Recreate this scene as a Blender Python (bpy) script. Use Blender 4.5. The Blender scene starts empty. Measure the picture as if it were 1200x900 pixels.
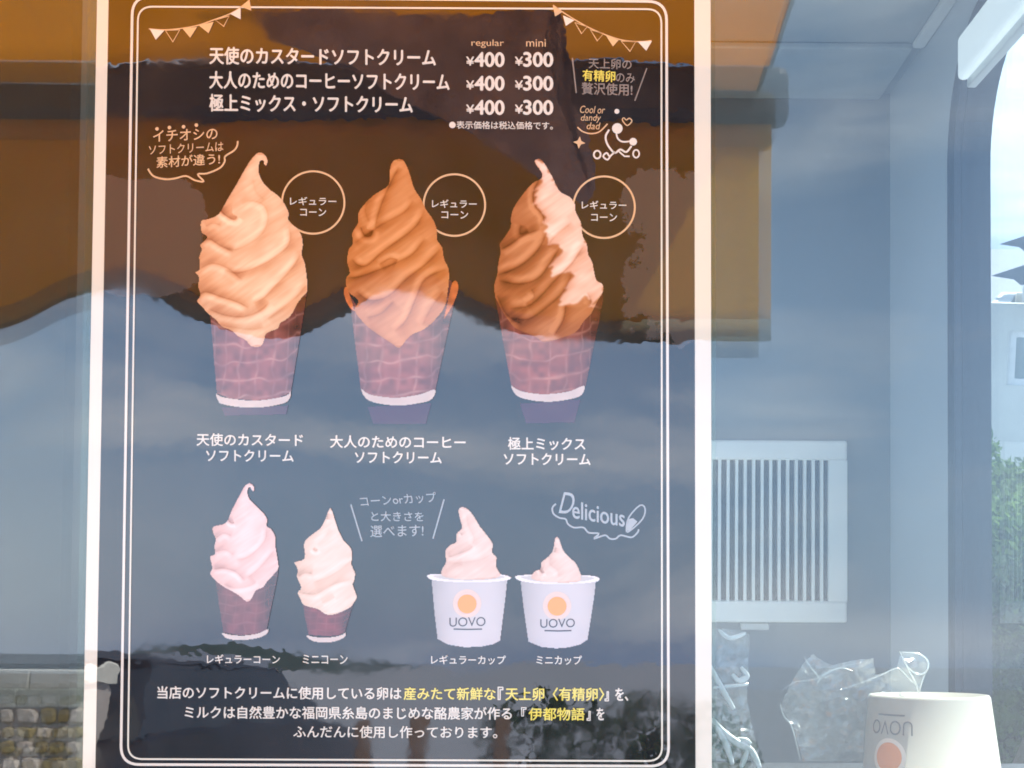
import bpy, bmesh, math, random
import numpy as np
from mathutils import Matrix, Vector, noise

random.seed(7)
rng = np.random.default_rng(7)
SC = bpy.context.scene
COL = SC.collection

# ------------------------------------------------------------------ frames
# "van frame": x right, y into the van (y=0 is the outer window face), z along the leaning window.
LEAN = math.radians(-10.0)
ORI = Vector((0, 0, 1.5))
M = Matrix.Translation(ORI) @ Matrix.Rotation(LEAN, 4, 'X')
FPX, PX, PY = 1400.0, 765.0, 490.0           # focal length and principal point, photo pixels
CAMY = -0.81098
OFF_X = 0.0

# ------------------------------------------------------------------ camera
pit, yaw, rol = 0.03040, -0.00622, 0.00504
cy_, sy_, cp, sp, cr, sr = math.cos(yaw), math.sin(yaw), math.cos(pit), math.sin(pit), math.cos(rol), math.sin(rol)
AX = Vector((cy_, sy_, 0)); AY = Vector((-sy_, cy_, 0)); AZ = Vector((0, 0, 1))
Z2 = -sp * AY + cp * AZ
FW = cp * AY + sp * AZ
RT = cr * AX + sr * Z2
UP = cr * Z2 - sr * AX
cam_loc = Vector((0, CAMY, 0))
mc = Matrix.Identity(4)
for i in range(3):
    mc[i][0], mc[i][1], mc[i][2], mc[i][3] = RT[i], UP[i], -FW[i], cam_loc[i]
cd = bpy.data.cameras.new('camera'); cam = bpy.data.objects.new('camera', cd); COL.objects.link(cam)
cam.matrix_world = M @ mc
cd.sensor_width = 36.0; cd.lens = 36.0 * FPX / 1200.0
cd.shift_x = -(PX - 600.0) / 1200.0
cd.shift_y = (PY - 450.0) / 1200.0
cd.clip_start = 0.02; cd.clip_end = 20000
SC.camera = cam

# ------------------------------------------------------------------ light
SUN_EL, SUN_AZ = math.radians(54), math.radians(55)      # azimuth from +Y towards +X
w = bpy.data.worlds.new('World'); SC.world = w; w.use_nodes = True
nt = w.node_tree; nt.nodes.clear()
out = nt.nodes.new('ShaderNodeOutputWorld'); bg = nt.nodes.new('ShaderNodeBackground')
sky = nt.nodes.new('ShaderNodeTexSky'); sky.sky_type = 'NISHITA'; sky.sun_disc = False
sky.sun_elevation = SUN_EL; sky.sun_rotation = SUN_AZ; sky.air_density = 1.1; sky.dust_density = 1.0
tc = nt.nodes.new('ShaderNodeTexCoord'); mp = nt.nodes.new('ShaderNodeMapping'); mp.inputs['Scale'].default_value = (1.2, 1.2, 4.2)
mp.inputs['Location'].default_value = (0.9, 0.2, 1.3)
nz = nt.nodes.new('ShaderNodeTexNoise'); nz.inputs['Scale'].default_value = 2.1; nz.inputs['Detail'].default_value = 7; nz.inputs['Roughness'].default_value = 0.55
nz.inputs['Distortion'].default_value = 0.5
rp = nt.nodes.new('ShaderNodeValToRGB'); rp.color_ramp.elements[0].position = 0.47; rp.color_ramp.elements[1].position = 0.75
mx = nt.nodes.new('ShaderNodeMix'); mx.data_type = 'RGBA'
mx.inputs['B'].default_value = (6.0, 6.3, 6.8, 1)
hs_ = nt.nodes.new('ShaderNodeSeparateXYZ'); nt.links.new(tc.outputs['Generated'], hs_.inputs[0])
nt.links.new(tc.outputs['Generated'], mp.inputs['Vector']); nt.links.new(mp.outputs['Vector'], nz.inputs['Vector'])
nt.links.new(nz.outputs['Fac'], rp.inputs['Fac'])
# a brighter cloud bank to the west, low over the sea
def wm(op, a, b_, clamp=False):
    n_ = nt.nodes.new('ShaderNodeMath'); n_.operation = op; n_.use_clamp = clamp
    for i_, v_ in enumerate((a, b_)):
        if isinstance(v_, (int, float)): n_.inputs[i_].default_value = v_
        else: nt.links.new(v_, n_.inputs[i_])
    return n_.outputs[0]
bank = wm('MULTIPLY', wm('SUBTRACT', -0.36, wm('ADD', hs_.outputs['X'], wm('MULTIPLY', wm('SUBTRACT', nz.outputs['Fac'], 0.5), 0.5))), 5.0, True)
bank = wm('MULTIPLY', bank, wm('MULTIPLY', wm('SUBTRACT', 0.24, hs_.outputs['Z']), 7.0, True), True)
bank = wm('MULTIPLY', bank, 0.55)
nt.links.new(wm('MAXIMUM', rp.outputs['Color'], bank), mx.inputs['Factor'])
# pale haze low over the horizon
hr = nt.nodes.new('ShaderNodeMapRange'); hr.inputs['From Min'].default_value = 0.0; hr.inputs['From Max'].default_value = 0.38; hr.inputs['To Min'].default_value = 0.85; hr.inputs['To Max'].default_value = 0.0
nt.links.new(hs_.outputs['Z'], hr.inputs['Value'])
hm = nt.nodes.new('ShaderNodeMix'); hm.data_type = 'RGBA'; hm.inputs['B'].default_value = (2.1, 3.0, 4.9, 1)
nt.links.new(hr.outputs['Result'], hm.inputs['Factor']); nt.links.new(sky.outputs['Color'], hm.inputs['A'])
nt.links.new(hm.outputs['Result'], mx.inputs['A']); nt.links.new(mx.outputs['Result'], bg.inputs['Color'])
bg.inputs['Strength'].default_value = 0.12
nt.links.new(bg.outputs['Background'], out.inputs['Surface'])
sl = bpy.data.lights.new('sun', 'SUN'); sl.energy = 3.5; sl.angle = math.radians(0.5); sl.color = (1.0, 0.95, 0.88)
sun = bpy.data.objects.new('sun', sl); COL.objects.link(sun)
sdir = Vector((math.sin(SUN_AZ) * math.cos(SUN_EL), math.cos(SUN_AZ) * math.cos(SUN_EL), math.sin(SUN_EL)))
sun.rotation_euler = sdir.to_track_quat('Z', 'Y').to_euler()
sun.location = (0, 0, 30)
SC.view_settings.view_transform = 'Standard'; SC.view_settings.look = 'None'
SC.view_settings.gamma = 1.0; SC.view_settings.exposure = 1.95
SC.cycles.transparent_max_bounces = 32; SC.cycles.max_bounces = 8
SC.cycles.use_denoising = True; SC.cycles.sample_clamp_indirect = 6.0
SC.cycles.filter_width = 1.8          # the photograph is soft

# ------------------------------------------------------------------ pixel <-> place
def ray(px, py):
    a, b = (float(px) - PX) / FPX, (PY - float(py)) / FPX
    return (FW + a * RT + b * UP)
def at(px, py, Y):
    """point of the van frame on the plane y=Y seen at photo pixel (px,py)"""
    d = ray(px, py); t = (float(Y) - CAMY) / d.y
    return cam_loc + t * d
def mir(px, py, Y):
    """real place (van frame) of what the window mirrors at pixel (px,py), Y metres in front of it"""
    p = at(px, py, Y); return Vector((p.x, -p.y, p.z))
def at_x(px, py, X):
    d = ray(px, py); t = (X - 0) / d.x
    return cam_loc + t * d
def W(p): return M @ Vector(p)
def far(px, py, dist):
    """world point at this distance through a pixel"""
    o = M @ cam_loc; d = (M.to_3x3() @ ray(px, py)).normalized(); return o + d * dist

# ------------------------------------------------------------------ materials
def newmat(name):
    m = bpy.data.materials.new(name); m.use_nodes = True
    return m, m.node_tree, m.node_tree.nodes['Principled BSDF']
def mat(name, color, rough=0.6, spec=0.4, metal=0.0, var=0.12, scale=20.0, bump=0.0, bscale=60.0, sub=None):
    m, t, b = newmat(name)
    b.inputs['Roughness'].default_value = rough; b.inputs['Metallic'].default_value = metal
    b.inputs['Specular IOR Level'].default_value = spec
    g = t.nodes.new('ShaderNodeNewGeometry'); n = t.nodes.new('ShaderNodeTexNoise')
    n.inputs['Scale'].default_value = scale; n.inputs['Detail'].default_value = 6
    t.links.new(g.outputs['Position'], n.inputs['Vector'])
    mxx = t.nodes.new('ShaderNodeMix'); mxx.data_type = 'RGBA'
    c = np.array(color)
    mxx.inputs['A'].default_value = (*np.clip(c * (1 - var), 0, 1), 1); mxx.inputs['B'].default_value = (*np.clip(c * (1 + var), 0, 1), 1)
    t.links.new(n.outputs['Fac'], mxx.inputs['Factor']); t.links.new(mxx.outputs['Result'], b.inputs['Base Color'])
    if bump:
        n2 = t.nodes.new('ShaderNodeTexNoise'); n2.inputs['Scale'].default_value = bscale; n2.inputs['Detail'].default_value = 5
        t.links.new(g.outputs['Position'], n2.inputs['Vector'])
        bp = t.nodes.new('ShaderNodeBump'); bp.inputs['Strength'].default_value = 1.0; bp.inputs['Distance'].default_value = bump
        t.links.new(n2.outputs['Fac'], bp.inputs['Height']); t.links.new(bp.outputs['Normal'], b.inputs['Normal'])
    return m

COAT_IOR = 2.03
def laminate(t, b):
    """clear glossy film over the print: slightly wavy"""
    b.inputs['Roughness'].default_value = 0.7; b.inputs['Specular IOR Level'].default_value = 0.0
    b.inputs['Coat Weight'].default_value = 1.0; b.inputs['Coat IOR'].default_value = COAT_IOR
    b.inputs['Coat Roughness'].default_value = 0.012
    g = t.nodes.new('ShaderNodeNewGeometry')
    n = t.nodes.new('ShaderNodeTexNoise'); n.inputs['Scale'].default_value = 7.0; n.inputs['Detail'].default_value = 1.0
    n3 = t.nodes.new('ShaderNodeTexNoise'); n3.inputs['Scale'].default_value = 55.0; n3.inputs['Detail'].default_value = 2.0
    for k in (n, n3): t.links.new(g.outputs['Position'], k.inputs['Vector'])
    sm = t.nodes.new('ShaderNodeTexNoise'); sm.inputs['Scale'].default_value = 14.0; sm.inputs['Detail'].default_value = 6.0
    t.links.new(g.outputs['Position'], sm.inputs['Vector'])
    mr = t.nodes.new('ShaderNodeMapRange'); mr.inputs['From Min'].default_value = 0.45; mr.inputs['From Max'].default_value = 0.75; mr.inputs['To Min'].default_value = 0.01; mr.inputs['To Max'].default_value = 0.09
    t.links.new(sm.outputs['Fac'], mr.inputs['Value']); t.links.new(mr.outputs['Result'], b.inputs['Coat Roughness'])
    bp = t.nodes.new('ShaderNodeBump'); bp.inputs['Strength'].default_value = 1.0; bp.inputs['Distance'].default_value = 0.0006
    bq = t.nodes.new('ShaderNodeBump'); bq.inputs['Strength'].default_value = 1.0; bq.inputs['Distance'].default_value = 0.00004
    t.links.new(n.outputs['Fac'], bp.inputs['Height']); t.links.new(n3.outputs['Fac'], bq.inputs['Height'])
    t.links.new(bp.outputs['Normal'], bq.inputs['Normal']); t.links.new(bq.outputs['Normal'], b.inputs['Coat Normal'])
def ink(name, srgb):
    m, t, b = newmat(name); laminate(t, b)
    b.inputs['Base Color'].default_value = (*lin(srgb), 1)
    return m
def lin(c):
    c = np.asarray(c, float) / 255.0
    return np.where(c <= 0.04045, c / 12.92, ((c + 0.055) / 1.055) ** 2.4)

def glass(name, ior=1.6, tint=(0.97, 0.99, 0.985), rough=0.0, wav=0.0):
    m = bpy.data.materials.new(name); m.use_nodes = True; t = m.node_tree; t.nodes.clear()
    o = t.nodes.new('ShaderNodeOutputMaterial'); mix = t.nodes.new('ShaderNodeMixShader')
    tr = t.nodes.new('ShaderNodeBsdfTransparent'); tr.inputs['Color'].default_value = (*tint, 1)
    gl = t.nodes.new('ShaderNodeBsdfGlossy'); gl.inputs['Roughness'].default_value = rough
    fr = t.nodes.new('ShaderNodeFresnel'); fr.inputs['IOR'].default_value = ior
    g = t.nodes.new('ShaderNodeNewGeometry')
    # same Fresnel for front and back faces
    mm = t.nodes.new('ShaderNodeMath'); mm.operation = 'MULTIPLY_ADD'
    mm.inputs[1].default_value = (1.0 / ior) - ior; mm.inputs[2].default_value = ior
    t.links.new(g.outputs['Backfacing'], mm.inputs[0])
    inv = t.nodes.new('ShaderNodeMath'); inv.operation = 'MULTIPLY_ADD'; inv.inputs[1].default_value = 0.0; inv.inputs[2].default_value = ior
    t.links.new(mm.outputs[0], inv.inputs[0])
    lw = t.nodes.new('ShaderNodeLayerWeight'); lw.inputs['Blend'].default_value = 0.15
    r0 = ((ior - 1) / (ior + 1)) ** 2
    # Schlick from facing: r0 + (1-r0)*(1-cos)^5
    pw = t.nodes.new('ShaderNodeMath'); pw.operation = 'POWER'; pw.inputs[1].default_value = 5.0
    lw2 = t.nodes.new('ShaderNodeLayerWeight'); lw2.inputs['Blend'].default_value = 0.5
    t.links.new(lw2.outputs['Facing'], pw.inputs[0])
    ma = t.nodes.new('ShaderNodeMath'); ma.operation = 'MULTIPLY_ADD'; ma.inputs[1].default_value = 1 - r0; ma.inputs[2].default_value = r0
    t.links.new(pw.outputs[0], ma.inputs[0])
    for k in (fr, mm, inv, lw): t.nodes.remove(k)
    if wav:
        n = t.nodes.new('ShaderNodeTexNoise'); n.inputs['Scale'].default_value = 5.0; n.inputs['Detail'].default_value = 1
        t.links.new(g.outputs['Position'], n.inputs['Vector'])
        bp = t.nodes.new('ShaderNodeBump'); bp.inputs['Distance'].default_value = wav
        t.links.new(n.outputs['Fac'], bp.inputs['Height']); t.links.new(bp.outputs['Normal'], gl.inputs['Normal'])
    t.links.new(ma.outputs[0], mix.inputs[0]); t.links.new(tr.outputs[0], mix.inputs[1]); t.links.new(gl.outputs[0], mix.inputs[2])
    dn = t.nodes.new('ShaderNodeTexNoise'); dn.inputs['Scale'].default_value = 9.0; dn.inputs['Detail'].default_value = 9; dn.inputs['Roughness'].default_value = 0.75
    t.links.new(g.outputs['Position'], dn.inputs['Vector'])
    dr = t.nodes.new('ShaderNodeMapRange'); dr.inputs['From Min'].default_value = 0.45; dr.inputs['From Max'].default_value = 0.8; dr.inputs['To Max'].default_value = 0.012
    t.links.new(dn.outputs['Fac'], dr.inputs['Value'])
    dd = t.nodes.new('ShaderNodeBsdfDiffuse'); dd.inputs[0].default_value = (0.6, 0.6, 0.58, 1); dm = t.nodes.new('ShaderNodeMixShader')
    t.links.new(dr.outputs['Result'], dm.inputs[0]); t.links.new(mix.outputs[0], dm.inputs[1]); t.links.new(dd.outputs[0], dm.inputs[2])
    t.links.new(dm.outputs[0], o.inputs['Surface'])
    return m

def cloth(name, col, trans=0.5, var=0.1, scale=3.0):
    m = bpy.data.materials.new(name); m.use_nodes = True; t = m.node_tree; t.nodes.clear()
    o = t.nodes.new('ShaderNodeOutputMaterial'); mix = t.nodes.new('ShaderNodeMixShader')
    df = t.nodes.new('ShaderNodeBsdfDiffuse'); tl = t.nodes.new('ShaderNodeBsdfTranslucent')
    g = t.nodes.new('ShaderNodeNewGeometry'); n = t.nodes.new('ShaderNodeTexNoise'); n.inputs['Scale'].default_value = scale; n.inputs['Detail'].default_value = 4
    t.links.new(g.outputs['Position'], n.inputs['Vector'])
    q = t.nodes.new('ShaderNodeMix'); q.data_type = 'RGBA'; c = np.array(col)
    q.inputs['A'].default_value = (*c * (1 - var), 1); q.inputs['B'].default_value = (*np.clip(c * (1 + var), 0, 1), 1)
    t.links.new(n.outputs['Fac'], q.inputs['Factor'])
    t.links.new(q.outputs['Result'], df.inputs['Color']); t.links.new(q.outputs['Result'], tl.inputs['Color'])
    mix.inputs[0].default_value = trans
    t.links.new(df.outputs[0], mix.inputs[1]); t.links.new(tl.outputs[0], mix.inputs[2]); t.links.new(mix.outputs[0], o.inputs['Surface'])
    return m

# ------------------------------------------------------------------ object helpers
def link(name, me, m, parent=None, label=None, cat=None, group=None, kind=None, world=False):
    o = bpy.data.objects.new(name, me); COL.objects.link(o)
    if m is not None:
        for mm in (m if isinstance(m, (list, tuple)) else [m]): me.materials.append(mm)
    if parent is not None: o.parent = parent
    elif not world: o.matrix_world = M
    if label: o['label'] = label
    if cat: o['category'] = cat
    if group: o['group'] = group
    if kind: o['kind'] = kind
    return o
def empty(name, label, cat, loc=(0, 0, 0), group=None, world=False):
    o = bpy.data.objects.new(name, None); COL.objects.link(o); o.empty_display_size = 0.05
    o.matrix_world = Matrix.Translation(loc) if world else M @ Matrix.Translation(loc)
    o['label'] = label; o['category'] = cat
    if group: o['group'] = group
    return o
def mesh(verts, faces, smooth=False):
    me = bpy.data.meshes.new('m'); me.from_pydata([tuple(v) for v in verts], [], faces); me.update()
    if smooth: me.polygons.foreach_set('use_smooth', [True] * len(me.polygons))
    return me
def bm_mesh(bm, smooth=False):
    me = bpy.data.meshes.new('m'); bm.normal_update(); bm.to_mesh(me); bm.free()
    if smooth: me.polygons.foreach_set('use_smooth', [True] * len(me.polygons))
    return me
def add_box(bm, lo, hi, bev=0.0, seg=2):
    r = bmesh.ops.create_cube(bm, size=1.0)
    lo, hi = Vector(lo), Vector(hi)
    for v in r['verts']: v.co = Vector(((lo.x + hi.x) / 2 + v.co.x * (hi.x - lo.x), (lo.y + hi.y) / 2 + v.co.y * (hi.y - lo.y), (lo.z + hi.z) / 2 + v.co.z * (hi.z - lo.z)))
    if bev:
        es = list({e for v in r['verts'] for e in v.link_edges})
        bmesh.ops.bevel(bm, geom=es, offset=bev, segments=seg, affect='EDGES', profile=0.5)
def box(lo, hi, bev=0.0, seg=2):
    bm = bmesh.new(); add_box(bm, lo, hi, bev, seg); return bm_mesh(bm)
def slab(poly, nrm, th, smooth=False):
    """closed polygon (3D points) given thickness along nrm"""
    n = len(poly); nrm = Vector(nrm) * th
    bm = bmesh.new()
    a = [bm.verts.new(p) for p in poly]; b = [bm.verts.new(Vector(p) + nrm) for p in poly]
    bm.faces.new(a); bm.faces.new(b[::-1])
    for i in range(n): bm.faces.new((a[(i + 1) % n], a[i], b[i], b[(i + 1) % n]))
    bmesh.ops.triangulate(bm, faces=[f for f in bm.faces if len(f.verts) > 4])
    bmesh.ops.recalc_face_normals(bm, faces=bm.faces)
    return bm_mesh(bm, smooth)
def rrect(x0, z0, x1, z1, r, n=8):
    pts = []
    for cx, cz, a0 in ((x1 - r, z1 - r, 0), (x0 + r, z1 - r, 90), (x0 + r, z0 + r, 180), (x1 - r, z0 + r, 270)):
        for k in range(n + 1):
            a = math.radians(a0 + 90 * k / n); pts.append((cx + r * math.cos(a), cz + r * math.sin(a)))
    return pts
def smooth_pts(pts, n=6, closed=False):
    P = [np.array(p, float) for p in pts]; N = len(P); o = []
    rng_ = range(N) if closed else range(N - 1)
    for i in rng_:
        p0 = P[(i - 1) % N] if closed or i > 0 else P[0]
        p1, p2 = P[i], P[(i + 1) % N]
        p3 = P[(i + 2) % N] if closed or i + 2 < N else P[-1]
        for k in range(n):
            t = k / n
            o.append(0.5 * ((2 * p1) + (-p0 + p2) * t + (2 * p0 - 5 * p1 + 4 * p2 - p3) * t * t + (-p0 + 3 * p1 - 3 * p2 + p3) * t ** 3))
    if not closed: o.append(P[-1])
    return o

# =================================================================== POSTER
poster = empty('menu_poster', 'tall dark laminated soft serve ice cream menu poster with white border on the van window', 'poster', at(465, 940, 0))
PINV = (Matrix.Translation(at(465, 940, 0))).inverted()
def pp(px, py, lift=0.0):
    """pixel -> poster-local point, lift in mm towards the viewer"""
    p = at(px, py, 0.0); return Vector((p.x, -0.0016 - lift * 0.001, p.z)) 
def plink(name, me, m, parent=poster, label=None):
    o = link(name, me, m, parent, label=label)
    if parent is poster: o.matrix_parent_inverse = PINV
    return o

M_white = ink('print_white', (232, 228, 216))
M_paper = ink('poster_paper', (232, 230, 214))
M_yel = ink('print_yellow', (240, 225, 105))
M_peach = ink('print_peach', (226, 190, 148))
M_chalk = ink('print_chalk', (172, 180, 184))
M_dim = ink('print_dim_chalk', (150, 140, 132))
M_orange = ink('print_orange', (248, 166, 84))
M_pale_or = ink('print_pale_orange', (228, 206, 196))
M_grey = ink('print_grey', (70, 74, 86))

# black board print with whitish reflection of lifted film painted in as lighter patches
m, t, b = newmat('print_blackboard'); laminate(t, b)
g = t.nodes.new('ShaderNodeNewGeometry')
def nd(k, **kw):
    n = t.nodes.new(k)
    for a, v in kw.items(): n.inputs[a].default_value = v
    return n
nA = nd('ShaderNodeTexNoise', Scale=26.0, Detail=7.0, Roughness=0.65); t.links.new(g.outputs['Position'], nA.inputs['Vector'])
sep = t.nodes.new('ShaderNodeSeparateXYZ'); t.links.new(g.outputs['Position'], sep.inputs[0])
def mth(op, a, b_=None, c=None, clamp=False):
    n = t.nodes.new('ShaderNodeMath'); n.operation = op; n.use_clamp = clamp
    for i, v in enumerate((a, b_, c)):
        if v is None: continue
        if isinstance(v, (int, float)): n.inputs[i].default_value = v
        else: t.links.new(v, n.inputs[i])
    return n.outputs[0]
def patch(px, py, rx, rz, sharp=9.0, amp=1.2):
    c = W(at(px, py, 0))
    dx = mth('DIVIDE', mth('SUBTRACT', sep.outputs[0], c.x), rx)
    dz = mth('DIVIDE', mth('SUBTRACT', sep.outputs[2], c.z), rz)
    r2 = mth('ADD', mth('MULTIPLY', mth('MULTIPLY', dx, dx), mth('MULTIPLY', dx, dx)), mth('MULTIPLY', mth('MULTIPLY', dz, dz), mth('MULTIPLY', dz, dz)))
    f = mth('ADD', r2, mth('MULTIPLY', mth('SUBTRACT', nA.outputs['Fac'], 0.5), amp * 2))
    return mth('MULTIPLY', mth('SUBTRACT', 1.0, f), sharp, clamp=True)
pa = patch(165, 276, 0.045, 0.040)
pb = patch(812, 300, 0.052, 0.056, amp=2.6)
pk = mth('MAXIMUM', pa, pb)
nB = nd('ShaderNodeTexNoise', Scale=9.0, Detail=8.0, Roughness=0.7); t.links.new(g.outputs['Position'], nB.inputs['Vector'])
rmp = t.nodes.new('ShaderNodeValToRGB'); rmp.color_ramp.elements[0].position = 0.35; rmp.color_ramp.elements[1].position = 0.75
rmp.color_ramp.elements[0].color = (0.007, 0.008, 0.011, 1); rmp.color_ramp.elements[1].color = (0.030, 0.030, 0.034, 1)
t.links.new(nB.outputs['Fac'], rmp.inputs['Fac'])
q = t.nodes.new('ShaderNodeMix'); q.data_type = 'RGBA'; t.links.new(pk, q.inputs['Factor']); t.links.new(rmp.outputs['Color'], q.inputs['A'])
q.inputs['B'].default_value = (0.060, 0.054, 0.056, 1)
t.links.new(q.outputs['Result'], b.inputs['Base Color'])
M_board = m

# sheet
def quadpx(x00, x01, x10, x11, y0, y1):   # left top, left bottom, right top, right bottom
    return [(x00, y0), (x10, y0), (x11, y1), (x01, y1)]
YT, YB = -46, 945
def ex(a, b, y): return a + (b - a) * y / 900.0
L0, L1, R0, R1 = (115, 98), (128.5, 113), (813.5, 815), (832.5, 834)
def band(la, lb, y0, y1): return [(ex(*la, y0), y0), (ex(*lb, y0), y0), (ex(*lb, y1), y1), (ex(*la, y1), y1)]
sheet = [Vector((at(x, y, 0).x, -0.0003, at(x, y, 0).z)) for x, y in band(L0, R1, YT, YB)]
plink('paper_sheet', slab(sheet, (0, -1, 0), 0.0012), M_paper)
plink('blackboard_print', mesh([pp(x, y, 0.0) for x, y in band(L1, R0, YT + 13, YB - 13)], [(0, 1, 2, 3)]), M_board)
# clear film margin beyond the paper
m = glass('laminate_film', 1.45, (0.93, 0.96, 0.94), 0.03); M_film = m
def strip(la, lb, y0=YT - 6, y1=YB + 6): return slab([Vector((at(x, y, 0).x, -0.0006, at(x, y, 0).z)) for x, y in band(la, lb, y0, y1)], (0, -1, 0), 0.0005)
plink('laminate_edge', strip((103, 90), (114.6, 97.6)), M_film)
plink('laminate_edge', strip((833, 834.5), (838, 839)), M_film)

def ribbon(pts, wd, closed=False, lift=0.35):
    P = [np.array(p, float) for p in pts]; n = len(P); V = []; F = []
    for i in range(n):
        a = P[(i - 1) % n] if (closed or i) else P[0]; c = P[(i + 1) % n] if (closed or i < n - 1) else P[-1]
        d = c - a; L = np.hypot(*d) or 1; d = d / L; nn = np.array((-d[1], d[0])) * wd / 2
        if callable(wd): pass
        V.append(pp(*(P[i] + nn), lift)); V.append(pp(*(P[i] - nn), lift))
    for i in range(n if closed else n - 1):
        j = (i + 1) % n; F.append((2 * i, 2 * j, 2 * j + 1, 2 * i + 1))
    return V, F
def ribbons(name, lines, m, lift=0.35, label=None, parent=poster):
    if len(lines) > 1 and name in ('slash_line', 'ink_ring'):
        return [ribbons(name, [l], m, lift, label, parent) for l in lines]
    V, F = [], []
    for pts, wd, closed in lines:
        v, f = ribbon(pts, wd, closed, lift); k = len(V); V += v; F += [tuple(k + i for i in q_) for q_ in f]
    return plink(name, mesh(V, F), m, parent, label)
def rr_px(tl, tr, br, bl, r, n=8):
    c = [np.array(p, float) for p in (tl, tr, br, bl)]; o = []
    for i in range(4):
        p, a, b2 = c[i], c[i - 1], c[(i + 1) % 4]
        u = (a - p) / np.hypot(*(a - p)) * r; v = (b2 - p) / np.hypot(*(b2 - p)) * r
        for k in range(n + 1):
            tt = k / n; o.append((p + u) * (1 - tt) ** 2 + 2 * p * tt * (1 - tt) + (p + v) * tt ** 2)
    return o
ribbons('border_line', [(rr_px((156.6, -3), (781, 3), (783.5, 897), (143, 895), 22), 3.1, True)], M_white)
ribbons('border_line', [(rr_px((163.2, 9), (775, 12), (775.8, 891), (151.3, 888.6), 17), 2.0, True)], M_paper)

# --- lettering
def glyphs(text, offset=0.0):
    c = bpy.data.curves.new('t', 'FONT'); c.body = text; c.offset = offset; c.resolution_u = 4; c.space_character = 1.0
    o = bpy.data.objects.new('t', c); COL.objects.link(o)
    dg = bpy.context.evaluated_depsgraph_get()
    me = bpy.data.meshes.new_from_object(o.evaluated_get(dg))
    v = np.empty(len(me.vertices) * 3); me.vertices.foreach_get('co', v); v = v.reshape(-1, 3)[:, :2]
    f = [tuple(p.vertices) for p in me.polygons]
    bpy.data.objects.remove(o); bpy.data.curves.remove(c); bpy.data.meshes.remove(me)
    return v, f
def text(body, x0, x1, yc, h, m=None, slope=None, bold=0.022, name='text_line', lift=0.5, shear=0.0, parent=poster):
    v, f = glyphs(body, 0.0)
    lo, hi = v.min(0), v.max(0)
    if slope is None: slope = 0.0095 - 0.005 * (yc - 70) / 742
    V = []; FF = []; e = max(bold, 0) * h * 1.25
    offs = [(0, 0)] if e <= 0.02 else [(-e, 0), (e, 0), (0, e * .8), (0, -e * .8)]
    for q, (ox, oy) in enumerate(offs):
      k0 = len(V); FF += [tuple(k0 + i for i in fc) for fc in f]
      for x, y in v:
        u = (x - lo[0]) / (hi[0] - lo[0]); s = (y - lo[1]) / (hi[1] - lo[1]) - 0.5
        X = x0 + u * (x1 - x0) + shear * s * h; Y = yc - s * h + slope * (X - (x0 + x1) / 2)
        V.append(pp(X + ox, Y + oy, lift + 0.02 * q))
    return plink(name, mesh(V, FF), m or M_white, parent)

for body, x1, yc in (('天使のカスタードソフトクリーム', 511, 67.5), ('大人のためのコーヒーソフトクリーム', 527, 96), ('極上ミックス・ソフトクリーム', 484, 122.5)):
    text(body, 247, x1, yc, 20)
for yc in (71, 98.8, 127):
    for xa, s in ((547, '400'), (604, '300')):
        text('¥', xa, xa + 9, yc + 1.8, 10, name='price_figure'); text(s, xa + 10, xa + 44, yc, 16.5, bold=0.035, name='price_figure')
text('regular', 553, 591, 52.5, 10, M_peach, bold=0); text('mini', 617, 640, 51.5, 8.5, M_peach, bold=0)
text('●表示価格は税込価格です。', 527, 648, 147.8, 9, bold=0.01)
text('イチオシの', 181, 256, 159, 13, M_peach, slope=-0.045, bold=0.012)
text('ソフトクリームは', 176, 263, 174.5, 11, M_peach, slope=-0.05, bold=0.006)
text('素材が違う!', 185, 259, 189, 13, M_peach, slope=-0.06, bold=0.012)
def disc_mesh(c, r, n=16, lift=0.5): return mesh([pp(c[0] + r * math.cos(2 * math.pi * k / n), c[1] - r * math.sin(2 * math.pi * k / n), lift) for k in range(n)], [tuple(range(n))])
for c in ((185.5, 152), (200, 150.5), (216.5, 149.5), (231.5, 147.5)): plink('emphasis_dot', disc_mesh(c, 2.2, 10), M_peach)
bub = [(174.8, 198.6), (181, 207), (194, 210.7), (206, 210), (219, 207), (229.7, 212), (240, 213.4), (233, 205), (244, 204), (259, 197.5), (264.5, 190), (265, 184), (275, 177.5), (279, 172), (279.7, 166)]
ribbons('speech_bubble_line', [(smooth_pts(bub, 4), 2.0, False)], M_peach)
for (cx, cyy, r), tx in zip(((368, 238, 36.5), (533, 241, 36), (708, 243.5, 36)), (((341, 395, 236.5), (353, 383, 249.5)), ((507, 559, 239.5), (518, 549, 252.5)), ((682, 734, 241), (693, 723, 255.5)))):
    ribbons('round_badge_line', [([(cx + r * math.cos(a), cyy + r * math.sin(a)) for a in np.linspace(0, 2 * math.pi, 64, endpoint=False)], 2.2, True)], M_peach)
    text('レギュラー', *tx[0][:2], tx[0][2], 9.5, M_paper, bold=0.01); text('コーン', *tx[1][:2], tx[1][2], 8.5, M_paper, bold=0.01)
for a, b2, x in ((('天使のカスタード', 232, 356, 515.5), ('ソフトクリーム', 243, 345, 534), 0), (('大人のためのコーヒー', 388, 546, 518), ('ソフトクリーム', 417, 518, 536), 0), (('極上ミックス', 596, 686, 520), ('ソフトクリーム', 591, 692, 538), 0)):
    text(a[0], a[1], a[2], a[3], 14.5, bold=0.018); text(b2[0], b2[1], b2[2], b2[3], 13.5, bold=0.018)
text('コーンorカップ', 423, 512, 585, 12, M_chalk, slope=-0.06, bold=0.004, shear=-0.2)
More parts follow.
